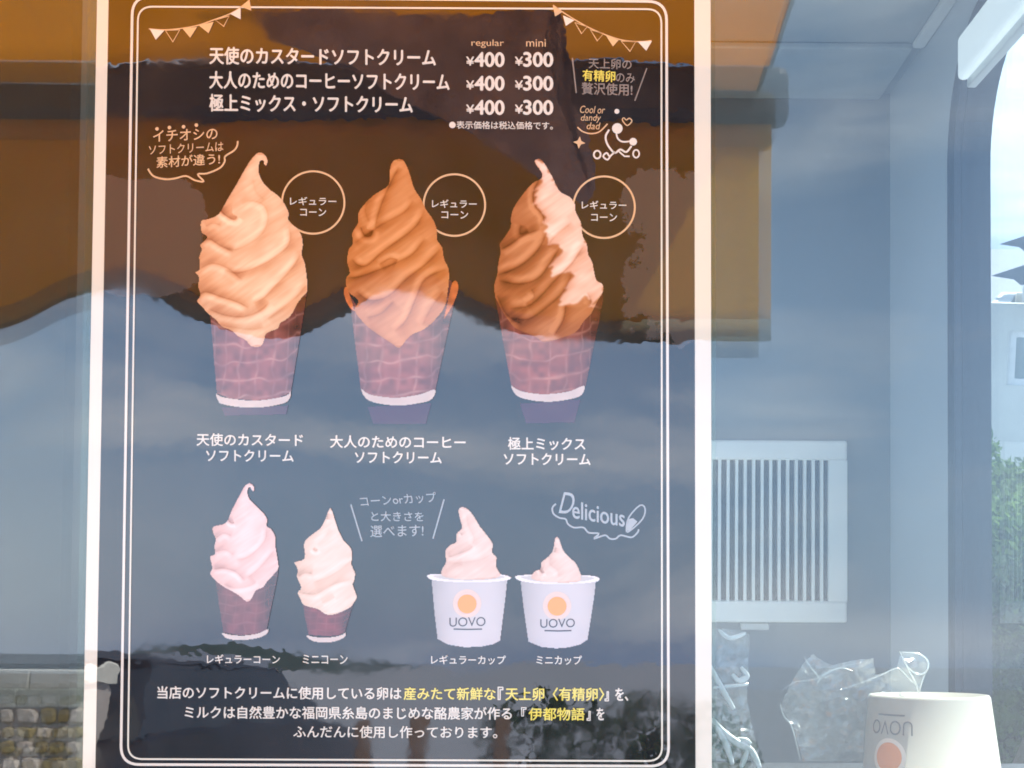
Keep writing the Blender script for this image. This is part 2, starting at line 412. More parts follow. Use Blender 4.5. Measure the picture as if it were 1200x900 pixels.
text('と大きさを', 436, 497, 605, 11.5, M_chalk, bold=0.008); text('選べます!', 435, 497, 622, 13.5, M_chalk, slope=-0.02, bold=0.006)
ribbons('slash_line', [([(412, 591), (425, 634)], 1.6, False), ([(521, 585), (508, 631)], 1.6, False)], M_chalk)
for s, a, b2 in (('レギュラーコーン', 244, 329), ('ミニコーン', 356, 408), ('レギュラーカップ', 506, 593), ('ミニカップ', 629, 682)):
    text(s, a, b2, 771.8 + (a - 244) * 0.003, 10.5, bold=0.012)
y_ = 811.3
text('当店のソフトクリームに使用している卵は', 186, 471, y_, 14.5, slope=0.004, bold=0.018)
text('産みたて新鮮な', 474, 581, y_ + 0.9, 14.5, M_yel, slope=0.004, bold=0.018)
text('『', 584, 590, y_ + 0.5, 15, slope=0.004); text('天上卵〈有精卵〉', 593, 708, y_ + 1.4, 15, M_yel, slope=0.004, bold=0.018); text('』を、', 709, 736, y_ + 2, 15, slope=0.004)
text('ミルクは自然豊かな福岡県糸島のまじめな酪農家が作る『', 218, 617, 834.6, 14.5, slope=0.004, bold=0.016)
text('伊都物語', 620, 685, 836, 14.5, M_yel, slope=0.004, bold=0.018); text('』を', 688, 708, 836.3, 14.5, slope=0.004)
text('ふんだんに使用し作っております。', 345, 583, 857, 14, slope=0.004, bold=0.012)
text('天上卵の', 690, 740, 76, 12, M_dim, slope=0.03, bold=0.012)
text('有精卵', 683, 721, 90, 13, M_yel, slope=0.05, bold=0.016); text('のみ', 722, 744, 92.5, 11, M_dim, slope=0.04, bold=0.01)
text('贅沢使用!', 682, 741, 105.5, 14, M_dim, slope=0.03, bold=0.014)
ribbons('slash_line', [([(671, 69), (675.5, 110)], 1.6, False), ([(758, 81), (744, 119)], 1.4, False)], M_dim)
text('Cool or', 680, 709, 129.5, 8.5, M_peach, bold=-0.004, shear=0.2, slope=0.03); text('dandy', 681, 704, 140, 10, M_peach, bold=-0.004, shear=0.2); text('dad', 688, 703, 148.5, 8, M_peach, bold=-0.004, shear=0.2)
ribbons('flourish_line', [(smooth_pts([(677, 150), (683, 155), (693, 157.5), (703, 155), (712, 146)], 4), 1.5, False)], M_peach)
plink('sparkle_mark', mesh([pp(679 + (7.2 if k % 2 == 0 else 3.0) * math.cos(k * math.pi / 4 + .1), 168 + (7.2 if k % 2 == 0 else 3.0) * math.sin(k * math.pi / 4 + .1), 0.5) for k in range(8)], [tuple(range(8))]), M_peach)
plink('bird_head', disc_mesh((723.5, 151.5), 6.2), M_white); plink('bird_tail', disc_mesh((742, 167), 4.6, 10), M_white); plink('ink_dot', disc_mesh((723, 131.5), 3.0, 8), M_white)
ribbons('bird_outline', [(smooth_pts([(714, 153), (710, 160), (711, 168), (716, 176), (721, 180), (727, 176), (734, 179), (740, 172)], 4), 2.2, False),
    (smooth_pts([(722, 155), (724, 163), (730, 167), (741, 166)], 4), 1.9, False), (smooth_pts([(721, 179), (716, 183), (712, 188), (707, 184), (711, 180), (714, 184)], 4), 2.0, False),
    ([(725, 178), (732, 184), (738, 184)], 1.8, False)], M_white)
ribbons('ink_ring', [([(700 + 4 * math.cos(a), 182 + 4.6 * math.sin(a)) for a in np.linspace(0, 6.28, 14, endpoint=False)], 2.0, True), ([(745.5 + 3.6 * math.cos(a), 181 + 4.6 * math.sin(a)) for a in np.linspace(0, 6.28, 14, endpoint=False)], 1.8, True)], M_white)
ribbons('heart_line', [(smooth_pts([(735, 148), (729.5, 142), (731, 139), (734, 141.5), (737.5, 139.5), (740.5, 143)], 4, True), 1.3, True)], M_peach)
ribbons('cloud_line', [(smooth_pts([(651.7, 590.3), (647.6, 595), (649, 602), (656, 606.7), (663, 608), (665.7, 613.7), (672.7, 618), (684, 618), (690, 624), (702, 625), (696, 631), (709, 627), (714.7, 631), (721.7, 631), (727.5, 627), (740, 629.4), (747, 624), (748.5, 620)], 4), 1.9, False)], M_chalk)
text('D', 658, 673, 589.5, 25, M_chalk, slope=0.1, bold=0.0, shear=0.25); text('elicious', 671, 732, 602, 20, M_chalk, slope=0.17, bold=0.012)
ribbons('pencil_outline', [(smooth_pts([(734, 621), (737, 606), (750, 592), (756, 596), (753, 608), (738, 622)], 3, True), 1.7, True)], M_chalk)
plink('pencil_tip', mesh([pp(*p, 0.5) for p in ((733.5, 622), (737, 608), (742, 607), (747, 611), (738, 621.5))], [(0, 1, 2, 3, 4)]), M_chalk)
# bunting
def Z6(p): return (170 + p[0] / 8.57, p[1] / 8.57)
fl = [((60, 300), (205, 318), (120, 410), 2), ((215, 315), (360, 310), (290, 430), 0), ((390, 300), (535, 280), (465, 390), 1), ((550, 265), (700, 230), (650, 345), 1), ((715, 210), (855, 170), (800, 275), 0), ((865, 150), (970, 90), (970, 205), 2), ((975, 80), (1060, 15), (1078, 118), 1)]
def Z7(p): return (400 + p[0] / 3.0, p[1] / 3.0)
fr_ = [((745, 25), (780, 45), (752, 62), 1), ((780, 58), (820, 75), (790, 95), 2), ((822, 83), (865, 97), (845, 122), 0), ((876, 108), (922, 122), (900, 147), 0), ((930, 128), (975, 145), (955, 167), 1), ((984, 148), (1035, 150), (1015, 184), 0), ((1042, 150), (1092, 148), (1072, 182), 2)]
for Z, fs, st in ((Z6, fl, [(50, 300), (200, 310), (380, 295), (540, 265), (700, 210), (860, 150), (960, 90), (1060, 10)]), (Z7, fr_, [(745, 22), (785, 50), (830, 78), (880, 105), (935, 128), (990, 145), (1050, 150), (1090, 146)])):
    ribbons('bunting_string', [(smooth_pts([Z(p) for p in st], 4), 1.3, False)], M_peach)
    for a, b2, c, kd in fs:
        tri = [Z(a), Z(b2), Z(c)]
        if kd: plink('bunting_flag', mesh([pp(*p, 0.5) for p in tri], [(0, 1, 2)]), M_white if kd == 2 else M_peach)
        else: ribbons('bunting_flag', [(tri, 1.6, True)], M_peach)

# --- printed pictures, one colour per small cell (flat print)
def inside(poly, X, Y):
    r = np.zeros(X.shape, bool); n = len(poly)
    for i in range(n):
        x0, y0 = poly[i]; x1, y1 = poly[(i + 1) % n]
        c = ((y0 > Y) != (y1 > Y)); xi = (x1 - x0) * (Y - y0) / ((y1 - y0) or 1e-9) + x0
        r ^= c & (X < xi)
    return r
def vnoise(X, Y, sc, seed):
    r = np.random.default_rng(seed); G = r.random((64, 64))
    u, v = X / sc + 7.3, Y / sc + 3.1; i, j = np.floor(u).astype(int), np.floor(v).astype(int); a, b_ = u - i, v - j
    a, b_ = a * a * (3 - 2 * a), b_ * b_ * (3 - 2 * b_)
    g_ = lambda p, q_: G[p % 64, q_ % 64]
    return (g_(i, j) * (1 - a) + g_(i + 1, j) * a) * (1 - b_) + (g_(i, j + 1) * (1 - a) + g_(i + 1, j + 1) * a) * b_
def sdist(line, X, Y):
    best = np.full(X.shape, 1e9); sg = np.zeros(X.shape); tt_ = np.zeros(X.shape); n = len(line) - 1
    for i in range(n):
        a, b_ = np.array(line[i], float), np.array(line[i + 1], float); d = b_ - a; L2 = d @ d or 1e-9
        tt = np.clip(((X - a[0]) * d[0] + (Y - a[1]) * d[1]) / L2, 0, 1)
        ex_, ey = X - (a[0] + tt * d[0]), Y - (a[1] + tt * d[1]); D = np.hypot(ex_, ey); k = D < best
        s = np.sign(d[0] * ey - d[1] * ex_)
        best = np.where(k, D, best); sg = np.where(k, s, sg); tt_ = np.where(k, (i + tt) / n, tt_)
    return best * sg, tt_
CELL = 0.8
M_pic = {}
def picmat():
    m, t, b = newmat('printed_photo'); laminate(t, b)
    a = t.nodes.new('ShaderNodeVertexColor'); a.layer_name = 'ink'; t.links.new(a.outputs['Color'], b.inputs['Base Color']); return m
PIC = picmat()
def paint_mesh(name, mask, rgb, X, Y, lift, parent):
    h, w_ = mask.shape
    cell = mask[:-1, :-1] & mask[1:, :-1] & mask[:-1, 1:] & mask[1:, 1:]
    idx = np.arange(h * w_).reshape(h, w_)
    F = np.stack([idx[:-1, :-1][cell], idx[1:, :-1][cell], idx[1:, 1:][cell], idx[:-1, 1:][cell]], 1)
    used = np.unique(F); rm = np.full(h * w_, -1); rm[used] = np.arange(len(used)); F = rm[F]
    xs, ys = X.ravel()[used], Y.ravel()[used]
    a = (xs - PX) / FPX; b_ = (PY - ys) / FPX
    D = np.array(FW)[None] + a[:, None] * np.array(RT)[None] + b_[:, None] * np.array(UP)[None]
    P = np.array(cam_loc)[None] + D * ((0 - CAMY) / D[:, 1])[:, None]; P[:, 1] = -0.0016 - lift * 0.001
    me = bpy.data.meshes.new(name); me.vertices.add(len(P)); me.vertices.foreach_set('co', P.ravel())
    me.loops.add(F.size); me.loops.foreach_set('vertex_index', F.ravel().astype(np.int32))
    me.polygons.add(len(F)); me.polygons.foreach_set('loop_start', np.arange(0, F.size, 4, dtype=np.int32))
    me.update(calc_edges=True)
    ca = me.color_attributes.new('ink', 'FLOAT_COLOR', 'POINT')
    c = np.ones((len(P), 4)); c[:, :3] = lin(np.clip(rgb.reshape(-1, 3)[used], 0, 255)); ca.data.foreach_set('color', c.ravel())
    return plink(name, me, PIC, parent)
def grid(x0, x1, y0, y1):
    return np.meshgrid(np.arange(x0, x1, CELL), np.arange(y0, y1, CELL))
def ice(X, Y, mask, creases, light, mid, dark, seed, sw=1.0, streak=1.0):
    lo = np.where(mask.any(1), mask.argmax(1), 0); hi = np.where(mask.any(1), mask.shape[1] - mask[:, ::-1].argmax(1), 1)
    k = 9; ker = np.ones(k) / k
    lo = np.convolve(np.pad(lo, k // 2, 'edge'), ker, 'valid'); hi = np.convolve(np.pad(hi, k // 2, 'edge'), ker, 'valid')
    j = np.arange(X.shape[1])[None]; u = (j - (lo + hi)[:, None] / 2) / np.maximum((hi - lo)[:, None] / 2, 1)
    s = 0.93 - 0.22 * np.clip(-u, 0, 1.2) ** 2 - 0.10 * np.clip(u, 0, 1.2) ** 4
    for ln, st, wd in creases:
        d, tt = sdist(smooth_pts(ln, 4), X, Y); wd = wd * sw
        env = np.clip(np.minimum(tt, 1 - tt) * 7, 0, 1) ** 0.7
        below = np.where(d >= 0, np.exp(-(d / (wd * 0.38)) ** 2), 0); above = np.where(d < 0, np.exp(-(np.abs(d) / (wd * 1.7)) ** 1.4), 0)
        s -= st * env * (0.9 * below + 0.62 * above)
        s += 0.13 * st / 0.4 * env * np.exp(-((d - wd * 1.35) / (wd * 0.6)) ** 2)
    # fine drawn ridges running with the swirl
    al = X * 0.82 - Y * 0.57; ac = X * 0.57 + Y * 0.82
    s += 0.07 * (vnoise(al / 9.0, ac, 1.9 * max(sw, .85), seed + 5) - 0.5) + 0.10 * (vnoise(al / 5.0, ac, 4.2 * sw, seed + 6) - 0.5)
    s += streak * 0.035 * (vnoise(X * 0.35 + Y * 0.9, X * 0.2 - Y * 0.1, 4.0 * sw, seed) - 0.5) + 0.05 * (vnoise(X, Y, 11 * sw, seed + 1) - 0.5)
    s = np.clip(0.93 + (s - 0.93) * 1.35, 0, 1.08)[..., None]
    L_, Mi, D_ = (np.array(c, float) for c in (light, mid, dark))
    return np.where(s > 0.6, Mi + (L_ - Mi) * (s - 0.6) / 0.4, D_ + (Mi - D_) * s / 0.6)
def wafer(X, Y, mask, x0, x1, top, bot, seed, col=(158, 94, 86), hl=(214, 166, 154)):
    cx = (x0 + x1) / 2; u = np.clip((X - cx) / ((x1 - x0) / 2), -1, 1); th = np.arcsin(u)
    v = (Y - top) / (bot - top) + 0.10 * (1 - np.cos(th))
    wob = 0.45 * (vnoise(X, Y, 14, seed) - 0.5)
    a = np.abs(((v * 5.2 + wob + 0.16 * th) % 1) - 0.5); b_ = np.abs(((th * 2.5 + wob * 0.7 + v * 0.35) % 1) - 0.5)
    ln = np.maximum(np.exp(-(a / 0.08) ** 2), np.exp(-(b_ / 0.08) ** 2) * 0.7) * (0.12 + 0.5 * vnoise(X, Y, 12, seed + 8))
    sh = 0.92 - 0.35 * np.abs(u) ** 3 + 0.25 * (vnoise(X, Y, 7, seed + 3) - 0.5)
    return np.clip(np.array(col)[None, None] * sh[..., None] * (1 - ln[..., None]) + np.array(hl)[None, None] * ln[..., None] * (0.75 + 0.25 * sh[..., None]), 0, 255)

def picture(name, label, box_, Z, ice_poly, creases, pal, seed, cone=None, rim=None, extra=None, cream=None, horns=None, foot=None, sw=1.0):
    x0, x1, y0, y1 = box_; X, Y = grid(x0, x1, y0, y1)
    zz = lambda L: [Z(p) for p in L]
    ip = smooth_pts(zz(ice_poly), 3, True); im = inside(ip, X, Y)
    root = None
    taken = np.zeros_like(im)
    parts = []
    rgb = ice(X, Y, im, [(zz(l), s_, w_) for l, s_, w_ in creases], *pal, seed, sw)
    if cream is not None:
        cm = np.zeros_like(im)
        for c in cream: cm |= inside(smooth_pts(zz(c), 3, True), X + 9 * (vnoise((X * .82 - Y * .57) / 8, X * .57 + Y * .82, 2.6, 5) - .5), Y)
        f_ = cm.astype(float)
        for _ in range(3): f_ = (f_ + np.roll(f_, 1, 0) + np.roll(f_, -1, 0) + np.roll(f_, 1, 1) + np.roll(f_, -1, 1)) / 5
        rgb2 = ice(X, Y, im, [(zz(l), s_ * 1.0, w_) for l, s_, w_ in creases], (250, 224, 202), (228, 176, 148), (150, 84, 62), seed, sw)
        rgb = rgb * (1 - f_[..., None]) + rgb2 * f_[..., None]
    io = paint_mesh('printed_ice_cream', im, rgb, X, Y, 0.8, poster)
    io['label'] = label
    if cone is not None:
        cp_ = zz(cone[0]); cm = inside(cp_, X, Y)
        top, bot, a, b_ = cone[1]; (ax, ay), (bx, by) = Z((a, top)), Z((b_, bot))
        paint_mesh('printed_wafer_cone', cm, wafer(X, Y, cm, ax, bx, ay, by, seed, *cone[2:]), X, Y, 0.6, io)
    if rim is not None:
        rm_ = inside(smooth_pts(zz(rim), 3, True), X, Y)
        c = np.ones(X.shape + (3,)) * np.array((212, 198, 190)) * (0.96 + 0.06 * vnoise(X, Y, 9, 2))[..., None]
        paint_mesh('printed_paper_rim', rm_, c, X, Y, 0.9, io)
    if foot is not None:
        fm = inside(zz(foot), X, Y); c = np.ones(X.shape + (3,)) * np.array((72, 40, 66)); paint_mesh('printed_table_reflection', fm, c, X, Y, 0.4, io)
    if horns is not None:
      for h in horns:
        hm = inside(smooth_pts(zz(h), 3, True), X, Y)
        paint_mesh('printed_wafer_edge', hm, np.ones(X.shape + (3,)) * np.array((196, 112, 62)) * (0.85 + 0.3 * vnoise(X, Y, 6, 4))[..., None], X, Y, 0.7, io)
    return io

CREAM = ((246, 216, 182), (220, 164, 126), (144, 84, 60))
COFFEE = ((220, 154, 104), (186, 114, 66), (96, 46, 24))
Z1 = lambda p: (220 + p[0] / 2.725, 170 + p[1] / 2.727)
Z2p = lambda p: (390 + p[0] / 2.725, 170 + p[1] / 2.727)
Z3 = lambda p: (565 + p[0] / 2.725, 170 + p[1] / 2.727)
Z4 = lambda p: (230 + p[0] / 3.915, 555 + p[1] / 3.913)
Z5 = lambda p: (490 + p[0] / 4.5, 585 + p[1] / 4.5)
# custard cone
picture('cone', 'printed picture of a cream coloured custard soft serve in a cone', (222, 368, 172, 500), Z1,
    [(213, 38), (232, 26), (250, 32), (259, 50), (256, 68), (247, 66), (244, 52), (234, 58), (231, 84), (240, 112), (262, 140), (295, 165), (315, 192), (327, 220), (325, 246), (350, 264), (367, 290), (372, 322), (368, 350), (378, 378), (385, 430), (386, 468), (372, 486), (352, 512), (338, 540), (316, 562), (300, 570), (292, 588), (256, 604), (248, 628), (236, 646), (206, 645), (188, 626), (162, 612), (142, 594), (112, 582), (94, 562), (68, 540), (50, 520), (33, 500), (44, 482), (36, 452), (40, 426), (27, 408), (42, 398), (40, 360), (48, 336), (44, 320), (66, 296), (48, 282), (46, 244), (68, 238), (102, 222), (128, 178), (158, 128), (186, 78)],
    [([(106, 204), (122, 222), (150, 238), (160, 228)], .55, 4.5), ([(175, 190), (205, 178), (250, 195), (262, 240), (240, 290), (190, 325), (150, 338), (108, 322)], .22, 5),
     ([(60, 262), (84, 250), (112, 258)], .2, 4), ([(46, 312), (74, 300), (110, 322), (150, 340)], .42, 5), ([(330, 262), (330, 318), (280, 365), (210, 400), (160, 412), (120, 402)], .34, 5),
     ([(38, 398), (80, 378), (130, 392), (180, 432)], .30, 5), ([(366, 350), (340, 395), (290, 448), (250, 490), (215, 510)], .34, 5), ([(32, 488), (60, 468), (110, 484), (160, 500), (200, 520)], .42, 5),
     ([(70, 522), (120, 542), (180, 548), (236, 528), (262, 500)], .34, 5), ([(100, 572), (150, 582), (210, 588), (246, 580)], .2, 5), ([(384, 450), (350, 490), (300, 530), (260, 560)], .25, 5), ([(214, 110), (224, 150), (250, 176)], .12, 7)],
    CREAM, 11, cone=([(72, 520), (386, 466), (378, 520), (334, 792), (290, 812), (220, 818), (140, 812), (96, 796)], (500, 790, 72, 350)),
    rim=[(92, 790), (110, 803), (160, 812), (215, 816), (270, 811), (318, 800), (333, 784), (332, 806), (318, 824), (270, 836), (215, 841), (160, 838), (118, 830), (102, 822)],
    foot=[(110, 838), (326, 832), (318, 862), (120, 866)])
# coffee cone
picture('cone', 'printed picture of an orange brown coffee soft serve in a cone', (392, 545, 180, 502), Z2p,
    [(184, 80), (192, 56), (208, 47), (228, 50), (240, 70), (252, 104), (264, 142), (284, 172), (300, 206), (326, 244), (336, 280), (336, 304), (352, 328), (358, 364), (372, 394), (374, 430), (370, 470), (360, 520), (330, 560), (296, 590), (250, 612), (216, 650), (190, 636), (150, 610), (110, 580), (70, 530), (84, 500), (50, 470), (44, 428), (56, 410), (48, 376), (52, 336), (66, 316), (64, 282), (82, 250), (84, 218), (108, 184), (140, 156), (180, 128)],
    [([(216, 72), (196, 110), (168, 170), (148, 228), (140, 270)], .42, 5), ([(120, 172), (108, 210), (122, 250)], .18, 5), ([(92, 262), (104, 288), (122, 290), (128, 272)], .5, 5), ([(262, 180), (230, 220), (160, 258), (112, 290), (72, 318)], .32, 5),
     ([(298, 210), (270, 262), (216, 306), (160, 346), (112, 388), (80, 386), (62, 366)], .46, 5), ([(300, 300), (260, 350), (210, 378), (150, 402), (90, 424), (46, 428)], .42, 5), ([(210, 372), (186, 366), (150, 386)], .4, 4), ([(352, 330), (300, 384), (240, 430), (180, 486), (120, 500), (76, 470)], .45, 5),
     ([(366, 400), (300, 430), (270, 490), (240, 560), (200, 600)], .42, 5), ([(200, 500), (160, 540), (110, 556)], .3, 6), ([(358, 470), (320, 520), (290, 580)], .3, 6)],
    COFFEE, 21, cone=([(52, 470), (84, 520), (380, 430), (396, 480), (330, 788), (290, 808), (210, 815), (130, 806), (92, 790)], (500, 790, 55, 350)),
    horns=[[(36, 468), (46, 452), (58, 480), (72, 530), (58, 524), (44, 500)], [(382, 442), (398, 436), (404, 460), (392, 500), (370, 540), (356, 556), (366, 510)]],
    rim=[(92, 778), (120, 796), (170, 805), (220, 806), (280, 796), (328, 780), (328, 800), (312, 818), (270, 828), (215, 834), (150, 828), (108, 812)],
    foot=[(112, 836), (318, 824), (300, 892), (130, 892)])
# mixed cone
picture('cone', 'printed picture of a mixed coffee and cream soft serve in a cone', (575, 712, 180, 504), Z3,
    [(168, 58), (176, 47), (192, 50), (212, 78), (230, 112), (250, 150), (280, 166), (298, 190), (300, 214), (318, 252), (322, 290), (336, 318), (340, 350), (352, 372), (358, 400), (366, 432), (386, 446), (388, 470), (370, 500), (350, 540), (330, 560), (300, 600), (250, 620), (200, 632), (160, 610), (110, 590), (80, 556), (58, 520), (42, 484), (40, 444), (48, 418), (52, 380), (60, 340), (56, 318), (76, 290), (92, 262), (92, 236), (100, 204), (126, 164), (160, 124), (184, 112), (192, 96)],
    [([(186, 112), (168, 148), (168, 190), (196, 226), (200, 256)], .5, 4), ([(60, 334), (90, 318), (130, 290), (186, 268)], .45, 5), ([(128, 256), (124, 284), (150, 276)], .35, 5), ([(210, 280), (180, 340), (120, 392), (50, 420)], .5, 6), ([(250, 330), (220, 380), (180, 430), (120, 448), (52, 436)], .5, 6), ([(290, 250), (230, 300), (214, 330)], .25, 6),
     ([(330, 320), (290, 380), (240, 430), (160, 512), (90, 526)], .46, 6), ([(160, 460), (170, 488), (140, 512)], .3, 5), ([(290, 410), (262, 470), (210, 520), (150, 560), (92, 556)], .4, 6), ([(270, 512), (262, 560), (232, 612)], .5, 5), ([(52, 480), (80, 540), (130, 572)], .4, 6), ([(338, 470), (350, 500), (342, 520)], .3, 5)],
    ((204, 140, 98), (164, 98, 62), (80, 38, 24)), 31,
    cream=[[(168, 50), (200, 60), (240, 130), (300, 180), (320, 260), (350, 360), (372, 432), (392, 446), (390, 474), (370, 484), (356, 520), (342, 516), (334, 482), (300, 506), (252, 514), (250, 496), (282, 440), (292, 408), (262, 410), (222, 424), (224, 390), (250, 340), (240, 318), (208, 322), (210, 290), (204, 260), (196, 224), (170, 186), (168, 150), (188, 114)]],
    cone=([(40, 480), (110, 560), (386, 456), (388, 500), (332, 772), (290, 798), (210, 806), (130, 796), (94, 776)], (480, 780, 45, 350), (156, 84, 68), (212, 156, 136)),
    rim=[(92, 766), (120, 784), (170, 794), (220, 795), (280, 786), (326, 768), (326, 790), (310, 806), (270, 816), (215, 822), (150, 816), (108, 800)],
    foot=[(120, 826), (316, 812), (296, 888), (140, 890)])
SMALL = ((238, 216, 210), (222, 180, 170), (150, 104, 96))
# small regular cone
picture('cone', 'printed picture of the regular size cone', (244, 332, 562, 755), Z4,
    [(222, 62), (244, 43), (266, 50), (274, 70), (266, 82), (256, 72), (250, 62), (242, 80), (248, 110), (276, 142), (312, 176), (332, 208), (330, 238), (352, 254), (370, 290), (370, 330), (376, 370), (384, 430), (362, 462), (330, 496), (314, 520), (280, 536), (262, 570), (246, 586), (228, 582), (204, 562), (170, 540), (132, 520), (88, 486), (68, 456), (78, 430), (68, 380), (90, 366), (88, 330), (94, 300), (82, 270), (84, 240), (140, 224), (170, 160), (200, 104)],
    [([(148, 204), (166, 224), (180, 222)], .5, 4), ([(90, 296), (130, 270), (170, 284)], .35, 5), ([(330, 246), (320, 310), (250, 380), (190, 396)], .3, 5), ([(86, 356), (140, 346), (180, 372)], .25, 5), ([(366, 350), (300, 430), (240, 480)], .3, 5), ([(80, 436), (130, 430), (190, 448), (230, 490)], .4, 5), ([(130, 500), (180, 520), (250, 510), (280, 490)], .3, 5)],
    SMALL, 41, sw=0.75, cone=([(90, 486), (384, 430), (380, 470), (330, 716), (280, 736), (200, 740), (128, 728)], (480, 720, 92, 340), (126, 66, 70), (144, 86, 90)),
    rim=[(122, 726), (170, 736), (230, 738), (290, 728), (336, 708), (334, 730), (300, 750), (230, 762), (170, 760), (134, 748)])
picture('cone', 'printed picture of the mini size cone', (343, 424, 592, 757), Z4,
    [(610, 166), (622, 157), (632, 176), (644, 216), (660, 262), (682, 304), (716, 342), (720, 384), (718, 414), (734, 454), (730, 490), (724, 510), (742, 560), (730, 590), (706, 616), (660, 638), (620, 648), (590, 640), (560, 620), (500, 604), (480, 572), (468, 544), (484, 520), (464, 470), (470, 446), (462, 424), (454, 404), (500, 386), (498, 320), (520, 288), (570, 250), (594, 210)],
    [([(608, 180), (604, 210)], .5, 4), ([(540, 340), (552, 352), (560, 344)], .5, 4), ([(470, 470), (500, 452), (540, 456)], .35, 5), ([(620, 250), (600, 290), (560, 330)], .12, 6), ([(716, 400), (670, 440), (600, 480), (540, 500)], .25, 6), ([(474, 540), (520, 548), (560, 544), (640, 500), (724, 480)], .32, 5), ([(580, 590), (610, 578), (640, 560)], .25, 4)],
    ((240, 222, 206), (226, 192, 168), (158, 116, 94)), 51, sw=0.75, cone=([(486, 580), (730, 590), (712, 640), (688, 726), (650, 742), (590, 744), (518, 738)], (580, 740, 490, 690), (134, 58, 66), (152, 80, 86)),
    rim=[(510, 738), (560, 746), (620, 746), (664, 738), (690, 726), (688, 748), (650, 766), (600, 774), (550, 770), (522, 758)])
# tubs
def tub(label, ice_poly, creases, body, rim_o, rim_i, dc, dr, tx, uy, seed, box_):
    X, Y = grid(*box_); zz = lambda L: [Z5(p) for p in L]
    im = inside(smooth_pts(zz(ice_poly), 3, True), X, Y)
    rgb = ice(X, Y, im, [(zz(l), s_, w_) for l, s_, w_ in creases], (236, 216, 202), (220, 184, 166), (148, 108, 92), seed, 0.75)
    io = paint_mesh('printed_ice_cream', im, rgb, X, Y, 0.9, poster); io['label'] = label
    bm_ = inside(zz(body), X, Y)
    (bx0, _), (bx1, _) = Z5(body[0]), Z5(body[1]); u = (X - (bx0 + bx1) / 2) / ((bx1 - bx0) / 2)
    s = 0.97 - 0.17 * np.clip(-u, 0, 1) ** 2.2 - 0.10 * np.clip(u, 0, 1) ** 4 - 0.02 * vnoise(X, Y, 14, 3)
    paint_mesh('printed_paper_tub', bm_, np.array((216, 213, 216))[None, None] * s[..., None], X, Y, 0.6, io)
    rm_ = inside(smooth_pts(zz(rim_o), 4, True), X, Y)
    c = np.array((236, 232, 230))[None, None] * np.where(inside(smooth_pts(zz(rim_i), 4, True), X, Y), 0.86, 1.0)[..., None]
    paint_mesh('printed_tub_rim', rm_, c, X, Y, 0.75, io)
    (cx, cyy) = Z5(dc); r = dr / 4.5
    plink('printed_halo', disc_mesh((cx, cyy - 0.5), r * 1.5, 28, 0.75), M_pale_or, io); plink('printed_dot', disc_mesh((cx, cyy), r, 24, 0.95), M_orange, io)
    (ax, ay), (bx, by) = Z5(tx[0]), Z5(tx[1])
    text('UOVO', ax, bx, (ay + by) / 2, by - ay, M_grey, slope=-0.02, bold=-0.006, name='printed_logo', lift=0.95, parent=io)
    (ax, ay), (bx, by) = Z5((tx[0][0] + 22, uy)), Z5((tx[1][0] - 18, uy))
    ribbons('printed_logo_line', [([(ax, ay), ((ax + bx) / 2, ay + .4), (bx, ay)], 1.5, False)], M_grey, 0.95, parent=io)
tub('printed picture of a tall soft serve swirl in the regular size tub',
    [(214, 60), (228, 40), (252, 42), (276, 60), (300, 90), (330, 140), (370, 190), (396, 230), (396, 280), (418, 304), (414, 350), (440, 400), (400, 418), (300, 424), (200, 420), (130, 404), (128, 366), (148, 330), (146, 270), (170, 240), (202, 222), (204, 180), (232, 150), (224, 110)],
    [([(262, 70), (268, 130), (300, 200), (290, 240)], .16, 5), ([(228, 176), (236, 190)], .4, 3), ([(160, 300), (180, 298), (200, 290), (270, 262), (290, 240)], .32, 4), ([(396, 290), (330, 320), (240, 334), (160, 340)], .16, 6), ([(140, 390), (200, 350), (240, 340)], .14, 6)],
    [(72, 420), (474, 420), (464, 520), (436, 744), (400, 764), (340, 776), (250, 780), (160, 766), (104, 736), (88, 600)],
    [(48, 400), (90, 390), (160, 392), (260, 386), (400, 390), (460, 396), (491, 408), (484, 424), (400, 436), (270, 440), (150, 434), (70, 424)], [(80, 402), (160, 398), (270, 396), (400, 398), (460, 408), (400, 420), (270, 426), (140, 420)],
    (261, 550), 50, ((168, 620), (358, 668)), 682, 61, (498, 602, 590, 762))
tub('printed picture of a short soft serve swirl in the mini size tub',
    [(722, 206), (734, 196), (746, 206), (762, 252), (786, 290), (830, 330), (850, 366), (862, 410), (840, 436), (700, 438), (600, 420), (612, 380), (646, 364), (650, 330), (690, 296), (712, 262)],
    [([(728, 252), (720, 280)], .45, 3), ([(640, 360), (656, 384), (668, 380)], .6, 3.5), ([(706, 300), (700, 340), (740, 372), (744, 410)], .2, 5), ([(640, 400), (660, 396)], .3, 4)],
    [(540, 430), (940, 430), (930, 520), (896, 740), (860, 764), (800, 780), (730, 786), (650, 778), (582, 750), (560, 600)],
    [(512, 404), (560, 396), (640, 394), (740, 396), (850, 396), (930, 402), (957, 414), (950, 432), (870, 444), (740, 448), (620, 444), (532, 428)], [(540, 408), (620, 402), (740, 402), (850, 402), (930, 414), (870, 430), (740, 434), (620, 430)],
    (734, 562), 50, ((646, 628), (828, 674)), 690, 71, (601, 705, 625, 764))

